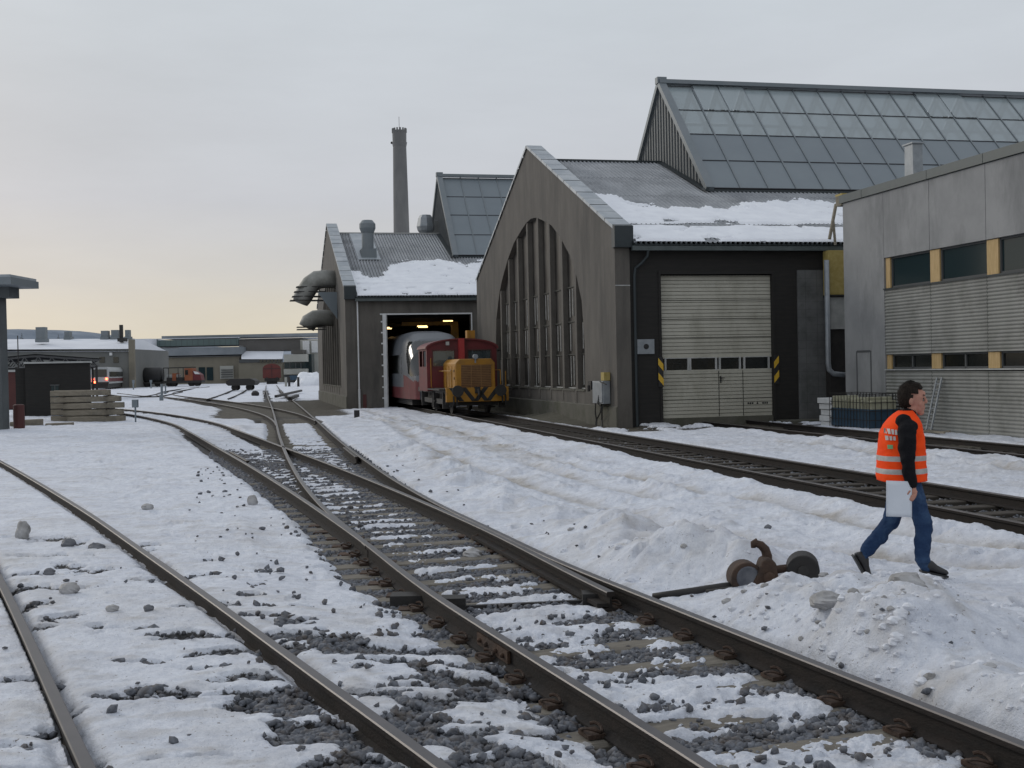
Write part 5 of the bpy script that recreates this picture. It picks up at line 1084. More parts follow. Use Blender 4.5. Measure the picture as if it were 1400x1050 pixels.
m_ = MB(); m_.grid([[(-8.7, -.4, zt_(-8.7)+.1), (-8.7, 15.6, zt_(-8.7)+.1)], [(-1.1, -.4, zt_(-1.1)+.1), (-1.1, 15.6, zt_(-1.1)+.1)], [(3.95, -.4, zt_(3.95)+.1), (3.95, 15.6, zt_(3.95)+.1)]]); m_.grid([[(-8.7, -.4, zt_(-8.7)+.16), (-8.7, 15.6, zt_(-8.7)+.16)], [(-1.1, -.4, zt_(-1.1)+.16), (-1.1, 15.6, zt_(-1.1)+.16)], [(3.95, -.4, zt_(3.95)+.16), (3.95, 15.6, zt_(3.95)+.16)]]); m_.build('roof_sheet', mt['iron'], cy)
for k in range(5): m_ = MB(); x = -7.8+k*.5; m_.box(x-.16, x+.16, 8, 8.1, 2.35-.05*k, 2.47-.05*k); m_.build('lamp', M('pale_yellow_lamp', (1, 1, .6), emit=(1, .95, .55), estr=2.5) if k == 0 else bpy.data.materials['pale_yellow_lamp'], cy) if k < 2 else None
# ------------------------------------------------------------------ helpers for far buildings (each front face at its own distance)
def fb(m_, x0, y0, x1, y1, Y, dep, m=0, off=None):
    p, q = aY(x0, y1, Y), aY(x1, y0, Y); o = off or (0, 0, 0); m_.box(p[0]-o[0], q[0]-o[0], Y-o[1], Y+dep-o[1], p[2]-o[2], q[2]-o[2], m); return m_
fw = M('far_rendered_wall', (.165, .15, .115), (.21, .19, .15), .15, .95, c3=(.13, .12, .095), s3=.1)
fw2 = M('far_grey_wall', (.13, .135, .13), (.17, .17, .16), .15, .95); fgr = M('far_grey_roof', (.16, .18, .20), (.24, .26, .28), .2, .7); fgreen = M('far_green_glazing', (.085, .125, .125), (.11, .155, .155), .3, .4)
add_wave(fgreen, .9, 0, 0, .35, lines=.12)
fdk = M('far_dark_cladding', (.085, .08, .075), (.11, .105, .10), .4, .8); fsn = M('far_roof_snow', (.60, .62, .67), (.72, .74, .79), .15, .8); flight = M('far_pale_wall', (.30, .30, .27), (.38, .38, .35), .2, .9)
f1 = thing('factory_hall', 'grey factory hall with snowy roof and ventilator cubes at the far left', 'factory', (-72, 190, -.1)); O = f1.location
def fp(root, name, mats, rects, **k):
    m_ = MB()
    for r in rects: fb(m_, *r, off=tuple(root.location))
    return m_.build(name, mats, root, **k)
fp(f1, 'wall', [fw2], [(-40, 477, 176, 535, 190, 22)])
m_ = MB(); a = aY(-40, 478, 189.5); b_ = aY(176, 477, 189.5); c = aY(176, 463, 205); d = aY(-40, 464, 205)
for z_ in (0, -.4): m_.add([tuple(Vector(p)-O+Vector((0, 0, z_))) for p in (a, b_, c, d)], [(0, 1, 2, 3)])
m_.add([tuple(Vector(p)-O+Vector((0, 22 if i in (0, 1) else 8, 0 if i > 1 else -.2))) for i, p in enumerate((a, b_, c, d))], [(0, 3, 2, 1)]); m_.build('snowy_roof', fsn, f1)
m_ = MB(); A1 = aY(176, 478, 189.9); g0, g1, g2 = Vector(aY(176, 535, 189.9)), Vector(aY(176, 477, 189.9)), Vector(aY(177, 461.5, 205)); y2 = Vector((g0.x+.9, 220, g0.z)); y3 = Vector((g1.x+.9, 220, g1.z))
fb(m_, 177, 464, 183, 535, 189.7, .6, off=tuple(O)); m_.build('gable', fw, f1)
for x0, x1, y0, y1, yy in ((49, 61, 447, 466, 196), (88, 95, 453, 463, 204), (138, 147, 452, 463, 204), (152, 161, 451, 463, 204), (171, 176, 451, 463, 204)):
    fp(f1, 'roof_ventilator', [mt['metalgrey2']], [(x0, y0, x1, y1, yy, 1.2), (x0-1, y1-3, x1+1, y1+2, yy-.2, 1.6)])
fp(f1, 'flue', [mt['iron']], [(163.5, 444, 167, 468, 198, .5), (160.5, 462, 170.5, 467, 197.5, 1.5)]); fp(f1, 'wall_lamp', [mt['white']], [(149.5, 482, 153, 486, 189.7, .3)])
fp(f1, 'window', [mt['glass_dark']], [(136, 488, 143, 496, 189.9, .2)]); fp(f1, 'window', [mt['glass_dark']], [(155, 488, 162, 496, 189.9, .2)])
f2 = thing('repair_shop', 'long beige repair shop with green clerestory and pale roof strips across the background', 'factory', tuple(aY(255, 530, 235)))
fp(f2, 'wall', [fw], [(183, 487, 327, 535, 235, 30)]); fp(f2, 'roof', [fgr], [(182, 474, 328, 487.5, 234.6, 30)]); fp(f2, 'eave_band', [mt['joint']], [(183, 487, 327, 489, 234.5, 1)])
fp(f2, 'snow_strip', [fsn], [(200, 473, 328, 475.5, 234.5, 3), (180, 463, 206, 475, 236, 20)])
fp(f2, 'clerestory', [fgreen], [(206, 463, 326, 474, 240, 12)]); fp(f2, 'upper_roof', [fgr], [(221, 455, 436, 463.5, 250, 10)]); fp(f2, 'roof_capping', [fsn], [(206, 461.5, 326, 463.2, 239.8, 1)])
for x0, x1 in ((272, 280), (283, 291)): fp(f2, 'window', [mt['glass_blue']], [(x0, 502, x1, 520, 234.8, .3)])
for x0, x1 in ((301, 319), (332, 353)):
    m_ = MB(); fb(m_, x0, 500, x1, 518, 234.7, .3, off=tuple(f2.location))
    for k in range(4): fb(m_, x0+1, 505+k*3.2, x1-1, 506.4+k*3.2, 234.4, .3, 1, off=tuple(f2.location))
    m_.build('louvred_door', [flight, mt['joint']], f2)
f3 = thing('side_workshop', 'lower workshop with dark upper storey and snowy lean-to roof right of the beige shop', 'factory', tuple(aY(360, 530, 233)))
fp(f3, 'wall', [fw], [(327, 495, 386, 535, 233, 20)]); fp(f3, 'eave_band', [mt['joint']], [(327, 490.5, 386, 496, 232.8, .5)])
m_ = MB(); a, b_, c, d = aY(330, 491, 232.6), aY(386, 491, 232.6), aY(388, 480, 240), aY(330, 480, 240); m_.add([tuple(Vector(p)-f3.location) for p in (a, b_, c, d)], [(0, 1, 2, 3)]); m_.build('snowy_roof', fsn, f3)
fp(f3, 'upper_storey', [fdk], [(327, 463, 412, 480, 240, 12)]); fp(f3, 'roof_snow', [fsn], [(326, 461.5, 436, 463.5, 239.6, 13)])
for k in range(6): fp(f3, 'window', [mt['glass_dark']], [(355+k*5, 491.5, 358.5+k*5, 495.5, 232.7, .2)])
f4 = thing('office_block', 'pale office block with two balcony bands and bluish stair glazing beside the hall corner', 'office', tuple(aY(402, 530, 222)))
fp(f4, 'wall', [flight], [(388, 484, 418, 495, 222, 10), (388, 504, 418, 512, 222, 10), (412, 464, 440, 530, 229, 10)]); fp(f4, 'window', [mt['glass_blue']], [(389, 495, 417, 504, 222.4, 5)])
for x in (396, 404, 411): fp(f4, 'window_post', [mt['joint']], [(x, 495, x+.8, 504, 222.2, .3)])
fp(f4, 'stair_glazing', [mt['glass_blue']], [(417, 484, 426, 514, 225, 3)]); fp(f4, 'ground_floor', [mt['joint']], [(389, 512, 417, 530, 223, 8)]); fp(f4, 'roof_room', [fdk], [(398, 478, 414, 484, 224, 5)]); fp(f4, 'white_panel', [mt['white']], [(414, 466, 422, 484, 228, 1), (426, 466, 434, 482, 228.6, .3)])
m_ = MB(); fb(m_, 396, 513, 415, 519.5, 219, 2.5); m_.v = [tuple(v) for v in m_.v]; tag(m_.build('blue_skip', mt['bluec']), 'blue skip in front of the far office block', 'skip')
for x, lab in ((391, 'pale grey kerb post left of the blue skip'), (395.5, 'dark kerb post just left of the blue skip'), (408, 'dark post standing before the blue skip')):
    m_ = MB(); p = gz(x, 529, -.1); m_.tube([(0, 0, 0), (0, 0, 1.3)], .16, 8); tag(m_.build('post', mt['iron'] if x > 392 else flight, loc=tuple(p)), lab, 'post')
# snow heap
p = gz(424, 527, -.1); m_ = MB(); m_.sphere((0, 0, 0), 1, 28, 16); V = np.array(m_.v); n = fbm(V[:, 0]*2, V[:, 1]*2+V[:, 2], 5, 4); V = V*(1+.7*n[:, None])*np.array([2.3, 2.0, 1.9]); m_.v = [tuple(v) for v in V]; tag(m_.build('snow_heap', mt['roofsnow'], smooth=True, loc=tuple(p)), 'tall heap of cleared snow at the far hall corner', 'snow heap')
# ------------------------------------------------------------------ rolling stock far away
def wheels(m_, xs, y, r=.45, mm=0, w=1.3):
    for x in xs:
        for yy in (y-w/2, y+w/2): m_.tube([(x, yy-.06, r), (x, yy+.06, r)], r, 14, mm)
rw = thing('covered_wagon', 'dark red wagon with rounded roof seen end on before the side workshop', 'wagon', tuple(gz(372, 525, -.05)), .2)
m_ = MB(); pf = [(-1.5, 1.0), (1.5, 1.0), (1.5, 2.6)]+[(1.5*cos(t), 2.6+.85*sin(t)) for t in np.linspace(0, pi, 11)][1:-1]+[(-1.5, 2.6)]; m_.prism(pf, lambda p, a: (p[0], a, p[1]), 0, 9); m_.build('body', M('wagon_red', (.085, .018, .015), (.12, .024, .02), 1, .7), rw)
m_ = MB(); m_.box(-1.25, 1.25, .1, 8.8, .5, 1.0); m_.box(-.9, .9, .5, 8, 0, .5); m_.build('underframe', mt['iron'], rw)
m_ = MB(); m_.box(-.03, .03, -.05, 0, 1.1, 3.2); m_.box(-1.4, 1.4, -.04, 0, 2.55, 2.62); m_.build('door_bars', mt['iron'], rw)
for x in (-.85, .85): m_ = MB(); m_.tube([(x, 0, .95), (x, -.5, .95)], .2, 10); m_.build('buffer', mt['iron'], rw)
tw = thing('flat_trolley', 'low black track trolley standing alone on the far siding', 'trolley', tuple(gz(329, 534, -.05)))
m_ = MB(); m_.prism([(-1.35, .55), (1.35, .55), (1.6, .75), (1.6, 1.05), (1.1, 1.3), (-1.1, 1.3), (-1.6, 1.05), (-1.6, .75)], lambda p, a: (p[0], a, p[1]), 0, 2.4); m_.build('deck', mt['iron'], tw)
m_ = MB(); wheels(m_, (-.8, .8), 1.2, .35); m_.build('wheels', mt['iron'], tw)
# railcar with red lamps
q = gz(148, 532, -.05); rr = thing('striped_railcar', 'white railcar with red stripe and lit red tail lamps beyond the sleeper stack', 'railcar', (q[0]-1.2, q[1], 0), .2)
Ys = q[1]; kk = FPX/Ys
m_ = MB(); W2 = 1.25; prf = [(-W2, .75), (W2, .75), (W2, 2.75), (W2-.25, 3.2), (-W2+.25, 3.2), (-W2, 2.75)]; ya = .0; yb_ = 42
m_.prism(prf, lambda p, a: (p[0], a, p[1]), ya, yb_); bd = m_.build('body', M('railcar_white', (.30, .31, .31), (.36, .37, .37), .5, .6), rr)
m_ = MB(); m_.box(W2, W2+.03, .3, yb_, 1.05, 1.55); m_.build('red_stripe', mt['red'], rr); m_ = MB(); m_.box(W2, W2+.03, .8, yb_-.5, 1.75, 2.5); m_.build('window_band', mt['glass_dark'], rr)
m_ = MB(); m_.box(-1.0, 1.0, -.05, 0, 1.75, 2.85); m_.build('end_window', mt['glass_dark'], rr); m_ = MB(); m_.box(-1.1, 1.1, .2, yb_-.3, .1, .75); m_.box(-1.25, 1.25, -.04, 0, .75, 1.0); m_.build('underframe', mt['iron'], rr)
for x in (-.95, .95): m_ = MB(); m_.sphere((x, -.05, 1.45), .17, 10, 6); m_.build('tail_lamp', mt['redlamp'], rr)
m_ = MB(); m_.box(-1.1, -.6, -.08, -.03, .85, 1.15); m_.build('red_marker', mt['redlamp'], rr)
# tank wagon + maintenance vehicle (side on, just before the beige shop)
Yv = 198.
def fx_(px): return aY(px, 515, Yv)[0]
tk = thing('tank_wagon', 'dark round ended tank wagon coupled left of the orange works vehicle', 'wagon', (fx_(209), Yv, -.1))
L = (fx_(224)-fx_(196))/2; m_ = MB(); m_.tube([(-L, 0, 1.95), (-L+.15, 0, 1.95), (-L+.6, 0, 1.95), (L-.4, 0, 1.95), (L-.05, 0, 1.95)], [.5, 1.05, 1.32, 1.32, 1.1], 18); m_.build('tank', mt['black'], tk, smooth=True)
m_ = MB(); m_.box(-L, L, -1, 1, .5, .85); wheels(m_, (-L+.8, L-.8), 0); m_.build('underframe', mt['iron'], tk)
mv = thing('works_vehicle', 'orange and red track works vehicle parked before the beige shop', 'works vehicle', (fx_(250), Yv, -.1))
org = M('orange_paint', (.20, .055, .02), (.26, .075, .025), 2, .6)
x = lambda px: fx_(px)-mv.location[0]
m_ = MB(); m_.box(x(225), x(278), -1.2, 1.2, .55, .95); wheels(m_, (x(232), x(238), x(262), x(270)), 0); m_.build('underframe', mt['iron'], mv)
m_ = MB(); m_.box(x(255), x(266), -1.2, 1.2, .95, 3.0); m_.box(x(238), x(243), -1.1, 1.1, .95, 2.2); m_.build('cab', org, mv); m_ = MB(); m_.box(x(256), x(260), -1.24, -1.2, 1.9, 2.7); m_.build('cab_window', mt['glass_dark'], mv)
m_ = MB(); m_.prism([(x(266), .9), (x(278), .9), (x(276), 1.9), (x(270), 2.4), (x(266), 2.5)], lambda p, a: (p[0], a, p[1]), -1.1, 1.1); m_.build('red_nose', mt['red'], mv)
m_ = MB(); m_.prism([(x(267), 2.5), (x(273), 2.3), (x(276), 1.95), (x(269), 2.0)], lambda p, a: (p[0], a, p[1]), -1.15, -1.1); m_.build('white_panel', mt['white'], mv)
m_ = MB(); m_.box(x(230), x(252), -1, 1, .95, 1.5); m_.box(x(230), x(246), -.8, .8, 1.5, 2.0, 1)
for a in (226, 233, 246, 253): m_.beam((x(a), -1, .95), (x(a), -1, 3.1), .1, .1)
m_.beam((x(226), -1, 3.1), (x(266), -1, 3.15), .15, .15); m_.beam((x(226), 1, 3.1), (x(266), 1, 3.15), .15, .15); m_.build('machinery', [mt['iron'], mt['greywhite']], mv)
# marker posts
def marker(px, pyb, pyt, label, head=None, wpx=3.5):
    p = gz(px, pyb, -.08); sc = p[1]/FPX; h = (pyb-pyt)*sc; m_ = MB(); m_.tube([(0, 0, 0), (0, 0, h)], wpx*sc/2, 8); 
    if head: m_.box(-head[0]*sc/2, head[0]*sc/2, -.09, .09, h-head[1]*sc, h+.05)
    else: m_.box(-wpx*sc*.9, wpx*sc*.5, -.08, .08, 0, h*.35)
    tag(m_.build('marker_post', mt['metalgrey'], loc=tuple(p), bevel=.01), label, 'marker post', 'posts by the sidings')
marker(185.5, 578, 548, 'short marker post with square head right of the sleeper stack', (7.5, 9), 2.4)
marker(221.5, 548, 525, 'taller dark post with thick foot before the works vehicle'); marker(226.5, 539, 526, 'thin post just right of the thick footed one', None, 2.)
marker(182.5, 533, 520, 'pale capped post beside the end of the striped railcar', (3, 4), 2.); marker(206.5, 531, 520, 'small pale post in front of the tank wagon', (3, 3), 1.8)
m_ = MB(); p = gz(349, 541, -.06); m_.sphere((0, 0, .15), .35, 8, 5, sc=(1, 1, .8)); tag(m_.build('switch_lever_box', mt['iron'], loc=tuple(p)), 'tiny dark point box alone on the far snow', 'point box')
p = gz(147.5+0*1, 575, -.08)
m_ = MB(); p = gz(438, 570, -.06); m_.box(-.1, .1, -.1, .1, 0, .3); tag(m_.build('marker_stub', mt['iron'], loc=tuple(gz(488, 571, -.05))), 'small black stub in the snow before the far hall corner', 'stub')
# crossed bars on the far snow
m_ = MB(); a, b_ = gz(377, 542, .1), gz(412, 534, .15); m_.beam(a, b_, .18, .18); a, b_ = gz(396, 545, .1), gz(407, 541, .1); m_.beam(a, b_, .22, .2); tag(m_.build('loose_rail', mt['iron']), 'dark rails lying across the snow beyond the track', 'loose rail')

# ------------------------------------------------------------------ hills
def hills():
    xs = np.linspace(-1150, 900, 220); ys = np.linspace(0, 1, 26); prof = [(px, py) for px, py in [(-60, 459), (11, 456), (21, 454), (43, 452), (64, 453), (97, 454), (121, 456), (136, 458), (152, 461), (190, 468), (260, 472), (330, 474), (500, 470), (900, 462)]]
    X = np.array([aY(px, py, 1700)[0] for px, py in prof]); Z = np.array([aY(px, py, 1700)[2] for px, py in prof]); rows = []
    for t in ys:
        Y = 1100+1300*t; k = sin(pi*min(t/.9, 1)/1.0*.5)**1.3 if t < .5 else 1-.6*((t-.5)/.5)**2
        k = sin(min(t/.46, 1)*pi/2)**1.2 if t <= .46 else cos((t-.46)/.54*pi/2)
        z = np.interp(xs, X, Z)*k+14*fbm(xs*.012, xs*0+t*6, 3, 4)*k; rows.append([(float(x), Y, float(max(zz, -2))) for x, zz in zip(xs, z)])
    m_ = MB(); m_.grid(rows); hm = M('haze_tinted_wooded_hillside', (.10, .135, .185), (.17, .21, .265), .02, .95, c3=(.30, .34, .40), s3=.006, detail=9); tag(m_.build('hills', hm, smooth=True), 'low wooded hills beyond the yard', 'hills', kind='structure')  # distance haze is painted into the bluish hill colour
hills()
def conifer(name, px, pyb, pyt, Y, label):
    b0, t0 = aY(px, pyb, Y), aY(px, pyt, Y); h = t0[2]-b0[2]; t = thing('conifer_tree', label, 'tree', tuple(b0), 0, 'far conifers'); m_ = MB(); m_.tube([(0, 0, 0), (0, 0, h)], [h*.03, .02], 6); m_.build('trunk', mt['timber'], t)
    m_ = MB(); r2 = random.Random(px)
    for k in range(260):
        z = r2.random()**.8; rad = (1-z)*h*.32*(.5+.5*r2.random()); a = r2.random()*6.28; c = Vector((cos(a)*rad, sin(a)*rad, h*(.12+.88*z))); s = h*.05*(1.2-z); m_.add([c+Vector((r2.uniform(-s, s), r2.uniform(-s, s), r2.uniform(-s, s))) for _ in range(3)], [(0, 1, 2)])
    m_.build('crown', M('conifer_green', (.02, .035, .03), (.04, .055, .045), .5, .9) if 'conifer_green' not in bpy.data.materials else bpy.data.materials['conifer_green'], t)
conifer('t', 30, 470, 455, 420, 'dark conifer left of the big roof ventilator'); conifer('t', 80, 466, 457, 420, 'small conifer between the two left roof ventilators')

# ------------------------------------------------------------------ the walking man
YP = 10.45
def PP(px, py, d=0.): p = aY(px, py, YP+d); return Vector((p[0], YP+d, p[2]))
o0 = PP(1240, 778); man = thing('person', 'man in orange safety vest and jeans walking to the right holding white paper', 'person', (o0[0], o0[1], o0[2]))
def rel(v): return Vector(v)-man.location
bd = MB(); caps = []
def cap(p, q, r1, r2, m, n=14):
    p, q = rel(p), rel(q); K = 6; path = [p+(q-p)*i/K for i in range(K+1)]; R = [r1+(r2-r1)*i/K for i in range(K+1)]; bd.tube(path, R, n); bd.sphere(p, r1, n, 8); bd.sphere(q, r2, n, 8); caps.append((p, q, r1, r2, m))
def ell(c, r, sc, m, rot=0., n=16): c = rel(c); R = Matrix.Rotation(rot, 3, 'Y'); bd.sphere(c, r, n, 10, sc=sc, R=R); caps.append((c, c, r*max(sc), r*max(sc), m))
SK, JK, JN, HR = 0, 1, 2, 3
# trunk
ell(PP(1232, 652), .15, (.95, 1.15, .75), JN); ell(PP(1232, 632), .155, (.95, 1.15, 1.), JK); ell(PP(1232, 608), .165, (.95, 1.2, 1.1), JK); ell(PP(1234, 590), .15, (.85, 1.25, .85), JK)
cap(PP(1236, 578, -.13), PP(1236, 578, .13), .075, .075, JK); cap(PP(1238, 577), PP(1243, 563), .072, .062, JK); cap(PP(1242, 566), PP(1247, 553), .056, .055, SK)
# head
ell(PP(1247, 542), .100, (1.0, .80, 1.12), SK, .15); ell(PP(1254, 555), .066, (1.0, .82, .95), SK, .2); ell(PP(1259, 564), .028, (1.1, .95, .9), SK)
ell(PP(1261.5, 538), .026, (.8, 1.6, 1), SK); ell(PP(1265.5, 549.5), .0165, (1.15, .9, .9), SK); cap(PP(1263, 541), PP(1266.5, 548.5), .010, .013, SK, 8); ell(PP(1263.3, 556.3), .0145, (.8, 1.5, .55), SK); ell(PP(1263, 559.5), .0135, (.8, 1.4, .5), SK)
for s in (-1, 1): ell(PP(1246, 549, .090*s), .030, (.75, .32, 1.15), SK, .15); ell(PP(1257, 552, .04*s), .03, (1, .8, 1), SK)
# arms (near = right arm)
S, E, Wr = PP(1240, 590, -.20), PP(1241, 627, -.262), PP(1246, 661, -.235)
cap(S, E, .082, .064, JK); cap(E, Wr, .062, .048, JK); ell(PP(1243, 643, -.25), .06, (1, .9, 1.3), JK); ell(PP(1241, 583, -.165), .085, (1, 1, .8), JK); ell(PP(1240, 612, -.235), .076, (1, .95, 1.4), JK)
hc = PP(1248, 672, -.235); cap(PP(1247, 664, -.235), hc, .029, .034, SK); ell(PP(1249, 674, -.235), .038, (.8, .55, 1.05), SK)
for k, (a, b_, c) in enumerate([((1253, 672), (1251, 678), (1246, 678)), ((1252.5, 675), (1250, 681), (1245, 680.5)), ((1251.5, 678), (1248.5, 683), (1244, 682)), ((1249.5, 680), (1247, 684.5), (1243.5, 683))]):
    d0 = -.235-.012+.0*k; P_a, P_b, P_c = PP(*a, -.262), PP(*b_, -.272), PP(*c, -.27); cap(PP(1250, 673+k*1.4, -.235), P_a, .012, .0105, SK, 8); cap(P_a, P_b, .0105, .0095, SK, 8); cap(P_b, P_c, .0095, .0085, SK, 8)
cap(PP(1246, 669, -.245), PP(1243, 672, -.268), .0125, .011, SK, 8); cap(PP(1243, 672, -.268), PP(1241, 675.5, -.272), .011, .0095, SK, 8)
S2, E2, W2_ = PP(1238, 587, .215), PP(1236, 628, .26), PP(1250, 658, .24); cap(S2, E2, .073, .058, JK); cap(E2, W2_, .056, .044, JK); cap(W2_, PP(1254, 668, .235), .03, .034, SK)
for k in range(4): cap(PP(1253+k, 668, .225+.008*k), PP(1256+k, 676-k, .215+.012*k), .012, .0095, SK, 8); cap(PP(1256+k, 676-k, .215+.012*k), PP(1254+k, 681-k, .205+.012*k), .0095, .0085, SK, 8)
cap(PP(1252, 664, .215), PP(1256, 670, .195), .012, .010, SK, 8)
# legs
cap(PP(1243, 664, -.085), PP(1263, 716, -.095), .100, .076, JN); cap(PP(1263, 716, -.095), PP(1261, 764, -.10), .072, .062, JN); ell(PP(1264, 722, -.095), .077, (1, .95, 1.1), JN); ell(PP(1261, 742, -.10), .072, (1.02, .95, 1.3), JN); ell(PP(1261, 765, -.10), .07, (1, 1, .6), JN)
cap(PP(1233, 664, .085), PP(1218, 712, .09), .100, .078, JN); cap(PP(1218, 712, .09), PP(1186, 752, .09), .074, .062, JN); ell(PP(1217, 714, .09), .078, (1, .95, 1), JN); ell(PP(1203, 733, .09), .072, (1.15, .95, 1.1), JN, -.6)
cap(PP(1261, 768, -.10), PP(1265, 777, -.10), .045, .04, JN); cap(PP(1186, 752, .09), PP(1180, 762, .09), .045, .04, JN)
me0 = bd.mesh('body_raw', mt['white']); ob0 = link('tmp_body', me0); r_ = ob0.modifiers.new('r', 'REMESH'); r_.mode = 'VOXEL'; r_.voxel_size = .0065; r_.use_smooth_shade = True
s_ = ob0.modifiers.new('s', 'SMOOTH'); s_.factor = .5; s_.iterations = 3
dg = bpy.context.evaluated_depsgraph_get(); me = bpy.data.meshes.new_from_object(ob0.evaluated_get(dg)); bpy.data.objects.remove(ob0, do_unlink=True)
skin = M('skin', (.36, .17, .12), (.45, .22, .16), 12, .55); jack = M('black_jacket', (.007, .007, .009), (.013, .013, .015), 9, .9, bump=.3, spec=.12); jeans = M('blue_jeans', (.012, .030, .080), (.026, .055, .12), 7, .9, spec=.2, bump=.4, bscale=40, c3=(.045, .085, .16), s3=5)
hair = M('dark_brown_hair', (.014, .010, .008), (.028, .020, .015), 40, .75, spec=.2, bump=.8, stretch=(1, 1, .3))
me.materials.clear()
for k in (skin, jack, jeans, hair): me.materials.append(k)
n = len(me.vertices); co = np.empty(n*3); me.vertices.foreach_get('co', co); co = co.reshape(-1, 3); best = np.full(n, 1e9); lab = np.zeros(n, int)
for p, q, r1, r2, m in caps:
    p, q = np.array(p), np.array(q); d = q-p; L2 = d@d; t = np.clip(((co-p)@d)/L2, 0, 1) if L2 > 1e-9 else np.zeros(n); dist = np.linalg.norm(co-p-t[:, None]*d, axis=1)/(r1+(r2-r1)*t); u = dist < best; best[u] = dist[u]; lab[u] = m
# folds in the clothes
wr = fbm(co[:, 0]*9+3, co[:, 2]*14+co[:, 1]*5, 61, 3)*.026*(lab == JN)+fbm(co[:, 0]*10, co[:, 2]*12+co[:, 1]*6, 62, 3)*.020*(lab == JK)
nr_ = np.empty(n*3); me.vertices.foreach_get('normal', nr_); co = co+nr_.reshape(-1, 3)*wr[:, None]; me.vertices.foreach_set('co', co.ravel())
mi = np.array([lab[p.vertices[0]] for p in me.polygons], np.int32); me.polygons.foreach_set('material_index', mi); me.polygons.foreach_set('use_smooth', np.ones(len(me.polygons), bool)); me.name = 'body'
link('body', me, man)
# hair cap
hb_ = MB(); c = rel(PP(1245.5, 540)); R = Matrix.Rotation(.15, 3, 'Y'); hb_.sphere(c, .114, 34, 24, sc=(1.03, .83, 1.09), R=R); V = np.array(hb_.v); keepf = []
for f in hb_.f:
    m = V[list(f)].mean(0)-np.array(c); back = m[0]
    if (m[2] > .058 and back < .10) or (back < .030 and m[2] > .015) or (back < -.02 and m[2] > -.105): keepf.append(f)
n_ = fbm(V[:, 0]*30, V[:, 2]*30+V[:, 1]*20, 71, 3); V = np.array(c)+(V-np.array(c))*(1+.13*n_[:, None]); hb_.v = [tuple(v) for v in V]; hb_.f = keepf; hb_.m = [0]*len(keepf); ho = hb_.build('hair', hair, man, smooth=True); 
tf = MB(); rh = random.Random(4)
for k in range(1500):
    f = keepf[rh.randrange(len(keepf))]; p0 = Vector(V[f[0]]); nrm = (p0-Vector(c)).normalized(); dn_ = Vector((-.55+rh.uniform(-.3, .3), rh.uniform(-.3, .3), -.8+rh.uniform(-.3, .3))); dn_ = (dn_-nrm*dn_.dot(nrm)*.8).normalized(); sd_ = nrm.cross(dn_).normalized()*.0035; L_ = rh.uniform(.012, .028)
    tf.add([p0-sd_+nrm*.002, p0+sd_+nrm*.002, p0+dn_*L_+nrm*.007], [(0, 1, 2)])
tf.build('hair_tufts', hair, ho); so = ho.modifiers.new('s', 'SOLIDIFY'); so.thickness = .016; so.offset = -1
sb = MB(); sb.beam(rel(PP(1251, 541, -.073)), rel(PP(1251.5, 552, -.068)), .02, .012); 
for s in (-1, 1): e = MB(); e.sphere(rel(PP(1262.3, 545, .03*s)), .009, 10, 6); e.build('eye', mt['black'], man, smooth=True); e = MB(); e.beam(rel(PP(1264.2, 540.5, .012*s)), rel(PP(1262.5, 540, .05*s)), .008, .007); e.build('eyebrow', hair, man)
# vest: lofted shell
secs = [(561, 1229, 1247, .075), (566, 1222, 1250, .12), (572, 1215.5, 1254, .165), (580, 1209.5, 1257.5, .19), (592, 1205, 1260, .20), (606, 1202.5, 1262, .205), (622, 1201, 1263.5, .208), (640, 1200, 1264.5, .212), (656.5, 1200.5, 1265.5, .215)]
py_ = np.array([s[0] for s in secs]); rows = []; nn = 48
for py in np.linspace(561, 656.5, 56):
    x0 = np.interp(py, py_, [s[1] for s in secs]); x1 = np.interp(py, py_, [s[2] for s in secs]); dp_ = np.interp(py, py_, [s[3] for s in secs]); c = PP((x0+x1)/2, py); hw_ = (PP(x1, py)[0]-PP(x0, py)[0])/2; row = []
    for k in range(nn):
        t = 2*pi*k/nn; ct, st_ = cos(t), sin(t); e = 1+.02*sin(3*t+py*.05)+.13*float(fbm(np.array([(t if t < pi else 2*pi-t)*2.4+py*.03]), np.array([py*.085]), 91, 3)[0])*(1 if py > 580 else .25); row.append(rel((c[0]+hw_*e*np.sign(ct)*abs(ct)**.85, c[1]+dp_*e*np.sign(st_)*abs(st_)**.85, c[2])))
    rows.append(row)
vm = MB(); vm.grid(rows, close=True, flip=True); fmi = []
zs = lambda py: rel(PP(1230, py))[2]
for f in vm.f:
    z = sum(vm.v[i][2] for i in f)/4; y = sum(vm.v[i][1] for i in f)/4; b_ = (zs(629.5) < z < zs(622.5)) or (zs(647) < z < zs(639.5)); fmi.append(1 if b_ else 0)
vm.m = fmi; orange = M('orange_safety_fabric', (.86, .062, .008), (.95, .085, .012), 5, .8, spec=.15, bump=.3, bscale=18, emit=(1, .12, .01), estr=0.); refl = M('reflective_band', (.34, .33, .31), (.44, .43, .41), 18, .5)
vo_ = vm.build('safety_vest', [orange, refl], man, smooth=True); so = vo_.modifiers.new('s', 'SOLIDIFY'); so.thickness = .008
